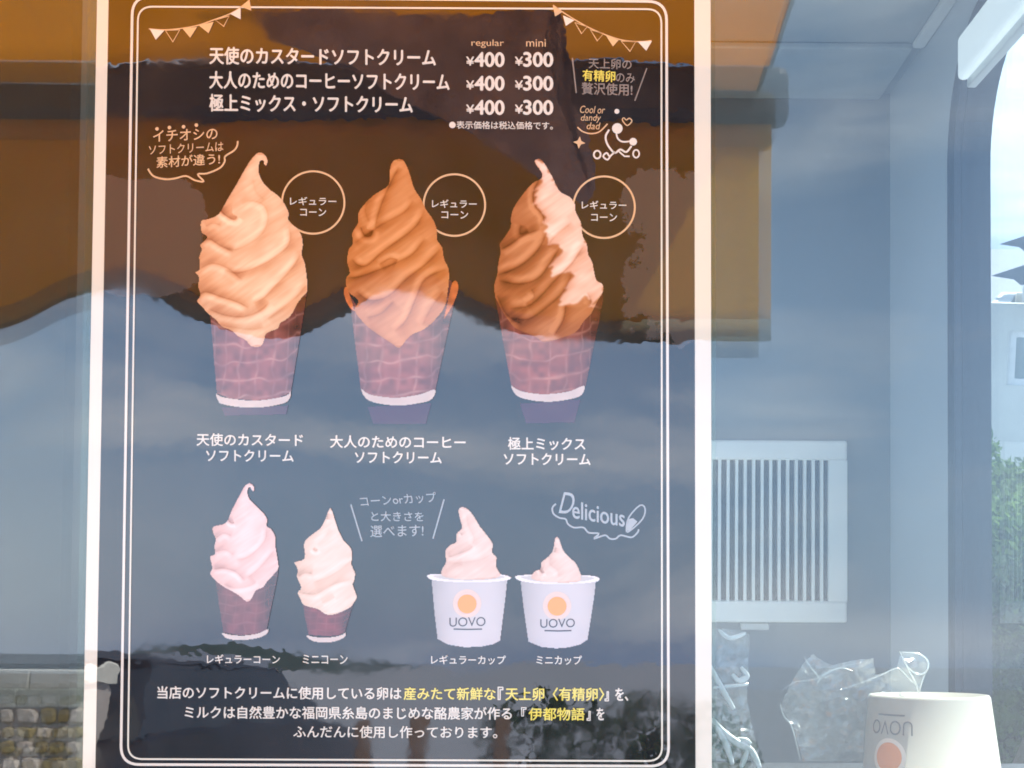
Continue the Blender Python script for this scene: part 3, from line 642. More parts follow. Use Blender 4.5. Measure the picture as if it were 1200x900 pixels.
# =================================================================== FOOD VAN
van = empty('food_van', 'pale food van with the menu window, grey interior and rounded far window', 'food van', (0, 0, -1.2))
VINV = Matrix.Translation((0, 0, -1.2)).inverted()
def vlink(name, me, m, parent=van, label=None):
    o = link(name, me, m, parent, label=label)
    if parent is van: o.matrix_parent_inverse = VINV
    return o
M_wall = mat('interior_panel', (0.21, 0.235, 0.26), 0.45, 0.4, var=0.06, scale=2.5, bump=0.0004, bscale=30)
M_wall2 = mat('interior_side_panel', (0.52, 0.57, 0.62), 0.4, 0.4, var=0.07, scale=3, bump=0.0004, bscale=30)
M_ceil = mat('ceiling_panel', (0.30, 0.34, 0.36), 0.5, 0.3, var=0.05, scale=3)
M_trim = mat('pale_trim', (0.62, 0.65, 0.66), 0.4, 0.4, var=0.05, scale=8)
M_gask = mat('window_surround_grey', (0.05, 0.055, 0.07), 0.45, 0.4, var=0.08, scale=6)
M_body = mat('van_paint', (0.62, 0.62, 0.58), 0.3, 0.5, var=0.04, scale=3)
M_plast = mat('white_plastic', (0.90, 0.92, 0.92), 0.4, 0.4, var=0.07, scale=14, bump=0.0003, bscale=50)
M_dark = mat('dark_recess', (0.06, 0.075, 0.09), 0.6, 0.3)
M_shelf = mat('dark_shelf', (0.05, 0.055, 0.06), 0.4, 0.5)
YBK = 1.40
cor = at(1043, 110, YBK); XW = cor.x; ZC = cor.z
XL, ZF, ZR = -1.9, -1.2, ZC
vlink('back_wall', box((XL, YBK, ZF), (XW + 0.03, YBK + 0.04, ZR + 0.05)), M_wall)
HX0, HX1, HY0, HY1 = -1.30, 0.03, 0.06, 1.12          # roof opening added out of view to let fill light inside
def holed(nm, lo, hi, m):
    for a, b_ in (((lo[0], lo[1]), (HX0, hi[1])), ((HX1, lo[1]), (hi[0], hi[1])), ((HX0, lo[1]), (HX1, HY0)), ((HX0, HY1), (HX1, hi[1]))):
        vlink(nm, box((a[0], a[1], lo[2]), (b_[0], b_[1], hi[2])), m)
holed('ceiling', (XL, 0.02, ZR), (XW + 0.02, YBK - 0.001, ZR + 0.04), M_ceil)
holed('roof', (XL - 0.04, -0.02, ZR + 0.055), (XW + 0.08, YBK + 0.08, ZR + 0.12), M_body)
vlink('added_light_hatch', box((HX0 - .03, HY0 - .03, ZR + 0.121), (HX1 + .03, HY1 + .03, ZR + 0.127)), glass('added_hatch_acrylic', 1.45))
vlink('floor_panel', box((XL, 0.02, ZF - 0.05), (XW + 0.05, YBK + 0.04, ZF)), mat('pale_floor', (0.75, 0.76, 0.75), 0.6))
vlink('partition_wall', box((XL - 0.04, 0.02, ZF), (XL, YBK, ZR)), M_trim)
# ceiling panels: brighter cross member and slim edge rail
c0 = at(900, 45, 1.0)
vlink('ceiling_panel', box((XL, 1.12, ZC - 0.012), (XW - 0.02, YBK - 0.002, ZC - 0.001), 0.003), mat('ceiling_lining', (0.38, 0.42, 0.44), 0.5))
vlink('ceiling_rail', box((XW - 0.022, 0.04, ZC - 0.012), (XW - 0.001, 1.118, ZC - 0.001), 0.004), M_trim)
# outer wall round the serving window
OX0, OX1, OZ0, OZ1 = -0.80, XW - 0.02, -0.36, 0.44
for lo, hi in (((XL - .04, -0.015, OZ1), (XW + .06, 0.018, ZR + .05)), ((XL - .04, -0.015, ZF), (XW + .06, 0.018, OZ0)), ((XL - .04, -0.015, OZ0), (OX0, 0.018, OZ1)), ((OX1, -0.015, OZ0), (XW + .06, 0.018, OZ1))):
    vlink('outer_panel', box(lo, hi), M_body)
# side wall with rounded window
yE = at_x(1159, 450, XW + 0.04).y; yF = yE + 0.03
zT = at_x(1200, 42, XW + 0.04).z
def wall_with_hole(x, th, outer, hole, m, name, parent=van):
    n = len(hole); cx = sum(p[0] for p in hole) / n; cz = sum(p[1] for p in hole) / n
    (y0, z0), (y1, z1) = outer; o = []
    for y, z in hole:
        dy, dz = y - cx, z - cz; s = 1e9
        if dy > 0: s = min(s, (y1 - cx) / dy)
        if dy < 0: s = min(s, (y0 - cx) / dy)
        if dz > 0: s = min(s, (z1 - cz) / dz)
        if dz < 0: s = min(s, (z0 - cz) / dz)
        o.append((cx + dy * s, cz + dz * s))
    # make sure corners are in: snap the nearest outer points
    for c in ((y0, z0), (y0, z1), (y1, z0), (y1, z1)):
        k = min(range(n), key=lambda i: (o[i][0] - c[0]) ** 2 + (o[i][1] - c[1]) ** 2); o[k] = c
    V = [(x, *p) for p in hole] + [(x, *p) for p in o] + [(x + th, *p) for p in hole] + [(x + th, *p) for p in o]; F = []
    for i in range(n):
        j = (i + 1) % n
        F += [(i, j, n + j, n + i), (2 * n + j, 2 * n + i, 3 * n + i, 3 * n + j), (j, i, 2 * n + i, 2 * n + j), (n + i, n + j, 3 * n + j, 3 * n + i)]
    bm = bmesh.new(); bm.from_mesh(mesh(V, F)); bmesh.ops.recalc_face_normals(bm, faces=bm.faces)
    return vlink(name, bm_mesh(bm), m, parent)
hole = rrect(0.10, -0.62, yE, zT + 0.03, 0.16, 12)
wall_with_hole(XW, 0.04, ((0.019, ZF), (YBK, ZR)), hole, M_wall2, 'side_wall')
ringo = rrect(0.07, -0.65, yF, zT + 0.06, 0.19, 12)
def ring_mesh(x, th, a, b_):
    n = len(a); V = [(x, *p) for p in a] + [(x, *p) for p in b_] + [(x + th, *p) for p in a] + [(x + th, *p) for p in b_]; F = []
    for i in range(n):
        j = (i + 1) % n; F += [(i, j, n + j, n + i), (2 * n + j, 2 * n + i, 3 * n + i, 3 * n + j), (j, i, 2 * n + i, 2 * n + j), (n + i, n + j, 3 * n + j, 3 * n + i)]
    bm = bmesh.new(); bm.from_mesh(mesh(V, F)); bmesh.ops.recalc_face_normals(bm, faces=bm.faces); return bm_mesh(bm)
hin = rrect(0.108, -0.612, yE - 0.008, zT + 0.022, 0.155, 12)
vlink('window_surround', ring_mesh(XW - 0.012, 0.011, hin, ringo), M_gask)
vlink('window_liner', ring_mesh(XW - 0.0005, 0.0415, hin, rrect(0.1005, -0.6195, yE - 0.0005, zT + 0.0295, 0.1595, 12)), M_gask)
M_pane = glass('window_glass', 1.64); M_pane2 = glass('side_glass', 1.28)
vlink('side_window_pane', slab([(XW + 0.02, y, z) for y, z in hole], (1, 0, 0), 0.004), M_pane2)
# lamp batten on the side wall above the window
q = [at_x(px, py, XW - 0.03) for px, py in ((1121, 44), (1149, 62), (1225, -42), (1190, -55))]
za, zb = q[0].z, q[1].z
lam = empty('ceiling_light', 'long white ceiling light above the rounded window', 'ceiling light', (XW - 0.02, 0.9, za))
m, t, b = newmat('light_diffuser'); b.inputs['Base Color'].default_value = (0.85, 0.88, 0.9, 1); b.inputs['Emission Color'].default_value = (0.85, 0.95, 1, 1); b.inputs['Emission Strength'].default_value = 0.12
yl = q[0].y
LI = Matrix.Translation((XW - 0.02, 0.9, za)).inverted()
o = link('diffuser', box((XW - 0.030, 0.2, min(za, zb)), (XW - 0.014, yl, max(za, zb)), 0.007, 3), m, lam); o.matrix_parent_inverse = LI
o = link('mounting_strip', box((XW - 0.0135, 0.19, min(za, zb) - 0.006), (XW - 0.001, yl + 0.01, max(za, zb) + 0.006), 0.002), M_trim, lam); o.matrix_parent_inverse = LI

# serving window: outer pane and inner sliding pane, a touch out of parallel
vlink('outer_pane', box((OX0, 0.0020, OZ0), (OX1, 0.0060, OZ1)), M_pane)
rot = Matrix.Rotation(math.radians(-0.52), 4, 'X') @ Matrix.Rotation(math.radians(0.34), 4, 'Z')
o = vlink('sliding_pane', box((OX0 + 0.01, -0.002, OZ0 + 0.01), (OX1 - 0.01, 0.002, OZ1 - 0.01)), glass('sliding_pane_glass', 1.55))
o.matrix_parent_inverse = VINV @ Matrix.Translation((0, 0.03, 0)) @ rot
# louvred vent on the back wall
g0, g1 = at(690, 515, YBK - 0.03), at(993, 730, YBK - 0.03)
i0, i1 = at(708, 538, YBK - 0.03), at(971, 705, YBK - 0.03)
yb0, yb1 = YBK - 0.03, YBK - 0.001
vent = link('air_vent', bm_mesh((lambda bm: (add_box(bm, (g0.x, yb0, i0.z), (g1.x, yb1, g0.z), .004), add_box(bm, (g0.x, yb0, g1.z), (g1.x, yb1, i1.z), .004),
    add_box(bm, (g0.x, yb0 + .0005, i1.z), (i0.x, yb1, i0.z)), add_box(bm, (i1.x, yb0 + .0005, i1.z), (g1.x, yb1, i0.z)), bm)[-1])(bmesh.new())), M_plast, van)
vent.matrix_parent_inverse = VINV
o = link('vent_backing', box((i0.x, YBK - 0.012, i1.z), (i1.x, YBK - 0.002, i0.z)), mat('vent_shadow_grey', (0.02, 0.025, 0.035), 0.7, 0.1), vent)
npitch = 10.0 * (YBK - 0.03 - CAMY) / FPX
sw_ = 0.36 * npitch; zz0, zz1 = i1.z - 0.002, i0.z + 0.002
slat_me = box((-sw_ / 2, 0, zz0), (sw_ / 2, 0.016, zz1), 0.0008, 1); slat_me.materials.append(M_plast)
x = i1.x - npitch * 0.75; k = 0
while x > i0.x + npitch * 0.4:
    o = bpy.data.objects.new('slat', slat_me); COL.objects.link(o); o.parent = vent; o.location = (x, yb0 + 0.003, 0); x -= npitch
tb0, tb1 = at(868, 730, YBK - 0.02), at(901, 738, YBK - 0.02)
o = link('vent_latch', box((tb0.x, YBK - 0.025, tb1.z), (tb1.x, YBK - 0.002, tb0.z), 0.002), M_trim, vent)
ca, cb_ = at(-260, 900, 0.20), at(99, 0, 0.20)
vlink('added_dark_block', box((ca.x, 0.20, ZF + .001), (cb_.x, 0.42, ZC - 0.06), 0.01), mat('dark_block', (0.015, 0.012, 0.01), 0.6, 0.3))  # dark block added behind the left pane to keep the view there dark
# serving shelf behind the window
ZS = at(950, 893, 0.19).z
vlink('serving_shelf', box((OX0 + 0.02, 0.045, ZS - 0.02), (OX1 - 0.005, 0.19, ZS), 0.003), M_shelf)

# cup
base = at(1092, 816, 0.12); rb = (at(1162, 816, 0.12).x - at(1022, 816, 0.12).x) / 2
hc = base.z - ZS; hz = at(1092, 900, 0.12).z; rr = (at(1172, 900, 0.12).x - at(1012, 900, 0.12).x) / 2
slope = (rr - rb) / (base.z - hz); rB = rb + slope * hc
cup = empty('paper_cup', 'white paper cup with an orange dot standing upside down inside the window', 'paper cup', (base.x, 0.12, ZS))
prof = [(0.0, hc - 0.004), (rb - 0.004, hc - 0.004), (rb - 0.003, hc), (rb - 0.0005, hc), (rb + 0.0006, hc - 0.002), (rB - 0.0015, 0.006), (rB + 0.002, 0.005), (rB + 0.003, 0.0025), (rB + 0.002, 0.0), (rB - 0.002, 0.0)]
V, F, n = [], [], 64
for r, z in prof:
    for k in range(n): a = 2 * math.pi * k / n; V.append((r * math.cos(a), r * math.sin(a), z))
for i in range(len(prof) - 1):
    for k in range(n): F.append((i * n + k, i * n + (k + 1) % n, (i + 1) * n + (k + 1) % n, (i + 1) * n + k))
m_cup = mat('cup_paper', (0.45, 0.43, 0.38), 0.55, 0.3, var=0.03, scale=25)
bm = bmesh.new(); bm.from_mesh(mesh(V, F, True)); bmesh.ops.recalc_face_normals(bm, faces=bm.faces); bmesh.ops.remove_doubles(bm, verts=bm.verts, dist=1e-6); bm.normal_update()
link('cup_body', bm_mesh(bm, True), m_cup, cup)
def cup_pt(u, v, lift=0.0004):
    """u: metres round the cup from its printed side, v: metres down from the base"""
    a = math.radians(-90 - 50) + u / rb; r = rb + slope * v + lift
    return (r * math.cos(a), r * math.sin(a), hc - v)
m_cg = mat('cup_grey_ink', (0.16, 0.16, 0.17), 0.6); m_co = mat('cup_orange_ink', (0.80, 0.30, 0.12), 0.6)
v, f = glyphs('UOVO', -0.006); lo, hi = v.min(0), v.max(0)
Wt, Ht = 0.036, 0.0105
# upside-down print: rotate by 180 degrees
link('cup_lettering', mesh([cup_pt(Wt / 2 - Wt * (x - lo[0]) / (hi[0] - lo[0]), 0.0175 + Ht * (y - lo[1]) / (hi[1] - lo[1])) for x, y in v], f), m_cg, cup)
NL = 12; V = []
for k in range(NL + 1): u = -0.012 + 0.024 * k / NL; V += [cup_pt(u, 0.0130), cup_pt(u, 0.0142)]
link('cup_logo_line', mesh(V, [(2 * k, 2 * k + 1, 2 * k + 3, 2 * k + 2) for k in range(NL)]), m_cg, cup)
def cup_disc(r, lift):
    V = [cup_pt(0, 0.044, lift)] + [cup_pt(r * q / 5 * math.cos(2 * math.pi * k / 32), 0.044 + r * q / 5 * math.sin(2 * math.pi * k / 32), lift) for q in range(1, 6) for k in range(32)]
    F = [(0, 1 + k, 1 + (k + 1) % 32) for k in range(32)] + [(1 + q * 32 + k, 33 + q * 32 + k, 33 + q * 32 + (k + 1) % 32, 1 + q * 32 + (k + 1) % 32) for q in range(4) for k in range(32)]
    return mesh(V, F)
link('cup_dot', cup_disc(0.0105, 0.0007), m_co, cup); link('cup_halo', cup_disc(0.0135, 0.0004), mat('cup_halo_ink', (0.80, 0.70, 0.62), .6), cup)

cup.matrix_world = M @ Matrix.Translation((base.x, 0.12, ZS)) @ Matrix.Rotation(math.radians(-8.5), 4, 'X')
# plastic bags
def clear_plastic(name, fac=0.14, milk=0.10):
    m = bpy.data.materials.new(name); m.use_nodes = True; t = m.node_tree; t.nodes.clear()
    o = t.nodes.new('ShaderNodeOutputMaterial'); tr = t.nodes.new('ShaderNodeBsdfTransparent'); tr.inputs[0].default_value = (0.96, 0.98, 0.98, 1)
    gl = t.nodes.new('ShaderNodeBsdfGlossy'); gl.inputs['Roughness'].default_value = 0.22
    df = t.nodes.new('ShaderNodeBsdfDiffuse'); df.inputs[0].default_value = (0.85, 0.9, 0.9, 1); tl = t.nodes.new('ShaderNodeBsdfTranslucent'); tl.inputs[0].default_value = (0.85, 0.9, 0.9, 1)
    a1 = t.nodes.new('ShaderNodeMixShader'); a1.inputs[0].default_value = .5; t.links.new(df.outputs[0], a1.inputs[1]); t.links.new(tl.outputs[0], a1.inputs[2])
    a2 = t.nodes.new('ShaderNodeMixShader'); a3 = t.nodes.new('ShaderNodeMixShader'); a2.inputs[0].default_value = milk
    lw = t.nodes.new('ShaderNodeLayerWeight'); lw.inputs['Blend'].default_value = 0.5
    p = t.nodes.new('ShaderNodeMath'); p.operation = 'POWER'; p.inputs[1].default_value = 2.2; t.links.new(lw.outputs['Facing'], p.inputs[0])
    ma = t.nodes.new('ShaderNodeMath'); ma.operation = 'MULTIPLY_ADD'; ma.use_clamp = True; ma.inputs[1].default_value = 0.75; ma.inputs[2].default_value = fac; t.links.new(p.outputs[0], ma.inputs[0])
    t.links.new(tr.outputs[0], a2.inputs[1]); t.links.new(a1.outputs[0], a2.inputs[2])
    t.links.new(ma.outputs[0], a3.inputs[0]); t.links.new(a2.outputs[0], a3.inputs[1]); t.links.new(gl.outputs[0], a3.inputs[2]); t.links.new(a3.outputs[0], o.inputs['Surface'])
    return m
M_clear = clear_plastic('clear_plastic', 0.10, 0.06); M_milky = clear_plastic('milky_plastic', 0.25, 0.55)
def crumple(outline, Y0, dep, seed, nn=60, amp=0.010, back=True):
    """crinkled film bag: front and back sheet filling a pixel outline"""
    xs = [p[0] for p in outline]; ys = [p[1] for p in outline]; x0, x1, y0, y1 = min(xs), max(xs), min(ys), max(ys)
    gx = np.linspace(x0, x1, nn); gy = np.linspace(y0, y1, nn); X, Y = np.meshgrid(gx, gy); mk = inside(outline, X, Y)
    V, F = [], []
    for side in ((-1, 1) if back else (-1,)):
        idx = {}
        for j in range(nn):
            for i in range(nn):
                if not mk[j, i]: continue
                p = Vector((X[j, i] * 0.02, Y[j, i] * 0.02, seed + side))
                d = noise.voronoi(p * 1.1)[0]; rdg = (d[1] - d[0]); r2 = noise.voronoi(p * 2.7)[0]
                u = (X[j, i] - x0) / (x1 - x0) * 2 - 1
                dy = side * (dep * math.sqrt(max(0, 1 - u * u)) + amp * rdg + amp * 0.5 * (r2[1] - r2[0])) + amp * noise.noise(p * 0.7)
                idx[j, i] = len(V); q_ = at(X[j, i], Y[j, i], Y0 + dy); V.append(q_)
        for j in range(nn - 1):
            for i in range(nn - 1):
                k = [(j, i), (j, i + 1), (j + 1, i + 1), (j + 1, i)]
                if all(c in idx for c in k): F.append(tuple(idx[c] for c in k))
    return mesh(V, F, True)
def tubeline(pts, r, n=6):
    V, F = [], []; P = [Vector(p) for p in pts]
    for i, p in enumerate(P):
        d = (P[min(i + 1, len(P) - 1)] - P[max(i - 1, 0)]).normalized(); a = d.cross(Vector((0.3, 1, 0.1))).normalized(); b_ = d.cross(a)
        rr_ = r(i / (len(P) - 1)) if callable(r) else r
        for k in range(n): th = 2 * math.pi * k / n; V.append(p + rr_ * (math.cos(th) * a + 0.2 * math.sin(th) * b_))
    for i in range(len(P) - 1):
        for k in range(n): F.append((i * n + k, i * n + (k + 1) % n, (i + 1) * n + (k + 1) % n, (i + 1) * n + k))
    F += [tuple(range(n)), tuple(range((len(P) - 1) * n, len(P) * n))]
    return mesh(V, F, True)
bag = empty('plastic_wrapper', 'crumpled clear plastic wrapper lying beside the upturned cup', 'plastic wrapper', at(1000, 893, 0.12))
BI = Matrix.Translation(at(1000, 893, 0.12)).inverted()
o = link('film', crumple([(913, 828), (926, 800), (940, 778), (952, 765), (962, 772), (975, 779), (1000, 773), (1024, 771), (1027, 790), (1050, 782), (1056, 763), (1080, 765), (1088, 774), (1084, 795), (1078, 812), (1060, 845), (1040, 880), (1020, 893), (940, 893), (934, 870), (925, 848)], 0.15, 0.014, 3.3, 110), M_clear, bag); o.matrix_parent_inverse = BI
for pts, r in (([(914, 824), (918, 838), (927, 850), (933, 870), (938, 892)], .0011), ([(914, 812), (930, 800), (955, 796), (975, 785), (1010, 776)], .0006), ([(941, 768), (950, 782), (960, 795), (957, 802)], .0009), ([(957, 800), (968, 790), (985, 783), (1000, 786)], .0007),
               ([(985, 808), (1010, 800), (1035, 790), (1052, 783), (1066, 796), (1078, 806)], .0009), ([(1054, 763), (1064, 782), (1076, 790), (1086, 786), (1087, 774), (1076, 766), (1056, 764)], .0016), ([(1063, 783), (1072, 798), (1077, 815)], .0012), ([(1086, 786), (1080, 800), (1077, 815)], .001)):
    o = link('fold', tubeline([at(x, y, 0.138) for x, y in smooth_pts(pts, 5)], lambda s, r=r: 0.38 * r * (0.4 + 1.0 * math.sin(math.pi * s))), M_milky, bag); o.matrix_parent_inverse = BI
bag2 = empty('plastic_bag', 'white and clear plastic bag with handles propped against the poster edge', 'plastic bag', at(855, 893, 0.1))
BI = Matrix.Translation(at(855, 893, 0.1)).inverted()
o = link('film', crumple([(780, 737), (838, 735), (868, 738), (879, 742), (878, 770), (876, 820), (882, 850), (892, 893), (780, 893)], 0.12, 0.012, 8.1, 90), M_clear, bag2); o.matrix_parent_inverse = BI
for pts, r in (([(832, 780), (842, 800), (852, 818), (860, 831)], .0022), ([(834, 842), (845, 856), (862, 870), (880, 880), (890, 900)], .0030), ([(838, 850), (850, 872), (858, 896)], .0026), ([(876, 878), (872, 890), (868, 900)], .002), ([(836, 806), (856, 804), (877, 802)], .0016), ([(858, 790), (866, 798), (875, 792), (868, 782)], .0022), ([(842, 738), (855, 748), (874, 742)], .0019), ([(864, 866), (874, 868), (880, 872)], .002)):
    o = link('handle' if r > .0024 else 'fold', tubeline([at(x, y, 0.10) for x, y in smooth_pts(pts, 5)], lambda s, r=r: r * (0.65 + 0.5 * math.sin(math.pi * s))), mat('white_film', (0.72, 0.76, 0.76), 0.35, 0.5, var=.1, scale=60) if r > .0019 else M_milky, bag2); o.matrix_parent_inverse = BI

# =================================================================== AWNING (mirrored in the window)
YA = 1.60
awn = empty('awning', 'orange fabric awning with a wavy dark edged valance, mirrored in the window', 'awning', (0, 0, 0.78))
AI = Matrix.Translation((0, 0, 0.78)).inverted()
def alink(name, me, m, label=None):
    o = link(name, me, m, awn, label=label); o.matrix_parent_inverse = AI; return o
M_can = cloth('awning_canvas', (0.84, 0.48, 0.02), 0.75, 0.08)
M_val = cloth('valance_canvas', (0.80, 0.46, 0.025), 0.30, 0.06, 6)
M_vtr = cloth('valance_trim', (0.26, 0.24, 0.16), 0.1)
M_bar = mat('awning_bar_grey', (0.10, 0.10, 0.11), 0.5)
xb = mir(925, 110, YA).x
zb1, zb0 = mir(925, 77, YA).z, mir(925, 145, YA).z
XA = -2.3
alink('front_bar', box((XA - .03, -YA - 0.05, zb0), (xb, -YA + 0.02, zb1), 0.02), M_bar)
edge = [(-300, 385), (-200, 345), (-120, 385), (-40, 393), (0, 383), (50, 362), (90, 345), (130, 337), (170, 340), (205, 352), (245, 372), (290, 387), (330, 391), (362, 385), (400, 368), (425, 353), (450, 347), (480, 347), (515, 355), (550, 370), (587, 386), (633, 394), (700, 397), (783, 398), (904, 397)]
ep = smooth_pts(edge, 5)
ztop = zb0 + 0.02
def fold(x): return 0.006 * math.sin(x * 21) + 0.004 * math.sin(x * 47 + 1)
for nm, mm, f0, f1, dy in (('valance', M_val, 0.0, 1.0, 0.0), ('valance_trim', M_vtr, None, None, 0.004)):
    V, F = [], []; rows = 8 if nm == 'valance' else 2
    for i, (px, py) in enumerate(ep):
        p = mir(px, py, YA); z1 = ztop; tz = 24 * (YA - CAMY) / FPX
        for k in range(rows):
            s = k / (rows - 1); z = (ztop + (p.z - ztop) * s) if nm == 'valance' else (p.z + tz - (tz + 0.004) * s)
            V.append((p.x, -YA + dy + fold(p.x) * (1 if nm != 'valance' else s), z))
    n = len(ep)
    for i in range(n - 1):
        for k in range(rows - 1): F.append((i * rows + k, i * rows + k + 1, (i + 1) * rows + k + 1, (i + 1) * rows + k))
    me = mesh(V, F, True); bm = bmesh.new(); bm.from_mesh(me); bmesh.ops.solidify(bm, geom=bm.faces[:], thickness=0.0012); alink(nm, bm_mesh(bm, False), mm)
zc0, zc1 = mir(903, 75, YA).z, mir(922, 0, 1.29).z
xc = mir(903, 75, YA).x
def canz(y): return zc0 + (zc1 - zc0) * (YA - y) / (YA - 1.29) * 0.9
V, F = [], []; ny = 14; nx = 20
for j in range(ny + 1):
    y = YA + (0.03 - YA) * j / ny
    for i in range(nx + 1):
        x = XA + (xc - XA) * i / nx; V.append((x, -y, canz(y) - 0.012 * math.sin(math.pi * j / ny) * abs(math.sin(math.pi * i / nx * 3))))
for j in range(ny):
    for i in range(nx): F.append((j * (nx + 1) + i, j * (nx + 1) + i + 1, (j + 1) * (nx + 1) + i + 1, (j + 1) * (nx + 1) + i))
bm = bmesh.new(); bm.from_mesh(mesh(V, F, True)); bmesh.ops.solidify(bm, geom=bm.faces[:], thickness=0.0015); alink('canopy', bm_mesh(bm), M_can)
alink('side_rail', box((xc - 0.004, -YA + 0.02, zc0 - 0.014), (xc + 0.002, -0.03, zc0 - 0.004)), mat('rail_grey', (0.22, 0.2, 0.17), .5))
for xx in (XA + 0.3,): alink('cross_rail', box((xx, -YA + 0.02, canz(1) - 0.05), (xx + 0.03, -0.03, canz(1) - 0.02)), M_bar)
alink('roof_bar', box((XA, -0.45, canz(.45) - 0.05), (xc - 0.013, -0.41, canz(.45) - 0.02), .005), M_bar)
# dark quilted cloth hung under the awning
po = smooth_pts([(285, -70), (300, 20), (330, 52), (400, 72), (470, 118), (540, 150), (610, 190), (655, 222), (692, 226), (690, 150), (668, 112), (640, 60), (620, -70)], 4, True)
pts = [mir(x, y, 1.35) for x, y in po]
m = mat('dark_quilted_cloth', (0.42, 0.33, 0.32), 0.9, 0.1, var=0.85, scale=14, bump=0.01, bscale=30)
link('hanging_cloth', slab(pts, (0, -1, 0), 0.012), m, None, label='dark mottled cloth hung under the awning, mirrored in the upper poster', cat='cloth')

# =================================================================== OUTSIDE
M_asph = mat('asphalt', (0.10, 0.10, 0.10), 0.9, 0.2, var=0.25, scale=3, bump=0.004, bscale=40)
V, F = [], []
def gz(x, y):
    t_ = min(max((y - 2.2) / 5.0, 0), 1); return -4.2 * t_ * t_ * (3 - 2 * t_)
gy = [-3000, -800, -200, -60, -20, -8, -4, -1, 1, 2, 2.5, 3, 3.5, 4, 4.5, 5, 5.5, 6, 6.5, 7.2, 9, 20, 60, 200, 800, 3000]
gx = [-3000, -800, -200, -60, -20, -8, -2, 2, 8, 20, 60, 200, 800, 3000]
for y in gy:
    for x in gx: V.append((x, y, gz(x, y)))
for j in range(len(gy) - 1):
    for i in range(len(gx) - 1): a = j * len(gx) + i; F.append((a, a + 1, a + 1 + len(gx), a + len(gx)))
gm = mat('ground_concrete', (0.26, 0.28, 0.31), 0.9, 0.2, var=0.25, scale=1.5, bump=0.003, bscale=30)
link('ground', mesh(V, F), gm, None, kind='structure', world=True)
link('street', mesh([(-400, -5.2, 0.004), (400, -5.2, 0.004), (400, -1.9, 0.004), (-400, -1.9, 0.004)], [(0, 1, 2, 3)]), M_asph, None, kind='structure', world=True)

# stone wall with a pale coping across the street
def wmir(px, py, Y): return M @ mir(px, py, Y)
WY = 5.1
pa_, pb_ = wmir(-140, 785, WY), wmir(99, 785, WY)
topz = pb_.z; ywl = pb_.y
sw = empty('stone_wall', 'rough brown rubble stone wall with a pale coping, mirrored at lower left', 'stone wall', (pb_.x, ywl, 0), world=True)
SI = Matrix.Translation((pb_.x, ywl, 0)).inverted()
cz = topz - wmir(104, 808, WY).z
def wl(name, me, m, parent=None):
    o = link(name, me, m, sw); o.matrix_parent_inverse = SI; return o
wl('mortar', box((pa_.x - .6, ywl - 0.30, 0), (pb_.x, ywl - 0.04, topz - cz)), mat('mortar', (0.55, 0.50, 0.46), 0.9))
M_cop = mat('coping_stone', (0.75, 0.74, 0.66), 0.8, 0.2, var=0.2, scale=5, bump=0.004, bscale=30)
xx = pa_.x - .6
while xx < pb_.x - 0.05:
    wd = random.uniform(.28, .42); x1 = min(xx + wd, pb_.x + .03); wl('coping_stone', box((xx, ywl - 0.34, topz - cz + 0.001), (x1 - 0.006, ywl + 0.02, topz + random.uniform(-.004, .004)), 0.006, 1), M_cop); xx += wd
SM = [mat('wall_stone', c, 0.9, 0.1, var=0.45, scale=9, bump=0.006, bscale=30) for c in ((0.36, 0.28, 0.13), (0.68, 0.60, 0.53), (0.58, 0.50, 0.44), (0.28, 0.21, 0.09))]
zr = 0.02; cnt = 0
protos = []
for k in range(8):
    bm = bmesh.new(); bmesh.ops.create_icosphere(bm, subdivisions=1, radius=0.5)
    for v in bm.verts:
        c = v.co; c.x = math.copysign(abs(c.x * 2) ** 0.6, c.x) / 2; c.z = math.copysign(abs(c.z * 2) ** 0.6, c.z) / 2; v.co = c * random.uniform(.9, 1.08)
    me = bm_mesh(bm); me.materials.append(SM[k % 4]); protos.append(me)
while zr < topz - cz - 0.03:
    hh = min(random.uniform(.055, .10), topz - cz - 0.004 - zr); xx = pa_.x - .55 + random.uniform(0, .05)
    if zr < 0.45: hh = min(0.16, topz - cz - zr)
    while xx < pb_.x - 0.03:
        wd = random.uniform(.06, .13) if zr >= .45 else random.uniform(.18, .3)
        o = bpy.data.objects.new('stone', random.choice(protos)); COL.objects.link(o); o.parent = sw; o.matrix_parent_inverse = SI
        o.location = (min(xx + wd / 2, pb_.x - .03), ywl - 0.04, zr + hh / 2); o.scale = (wd * .96, 0.07, hh * random.uniform(.85, 1.0)); o.rotation_euler = (0, random.uniform(-.15, .15), 0)
        xx += wd; cnt += 1
    zr += hh

# hills across the water of fields
V, F = [], []
ridge = [(-900, 790), (-300, 792), (-100, 790), (60, 784), (140, 768), (200, 759), (280, 755), (380, 764), (480, 778), (560, 786), (640, 792), (760, 794), (900, 794), (1100, 794), (1800, 794)]
RD = 1500
rp_ = smooth_pts(ridge, 5)
for px, py in rp_:
    p = wmir(px, py + 2 * noise.noise(Vector((px * .05, 0, 0))), RD); V += [(p.x, p.y, -20), (p.x, p.y, max(p.z, -15)), (p.x * 1.25, p.y * 1.3, -40)]
for i in range(len(rp_) - 1): F += [(3 * i, 3 * i + 3, 3 * i + 4, 3 * i + 1), (3 * i + 1, 3 * i + 4, 3 * i + 5, 3 * i + 2)]
link('hills', mesh(V, F), mat('hazed_wooded_hills', (0.10, 0.14, 0.13), 0.95, 0.1, var=0.4, scale=0.02), None, kind='structure', world=True)  # base colour lightened to stand in for distance haze

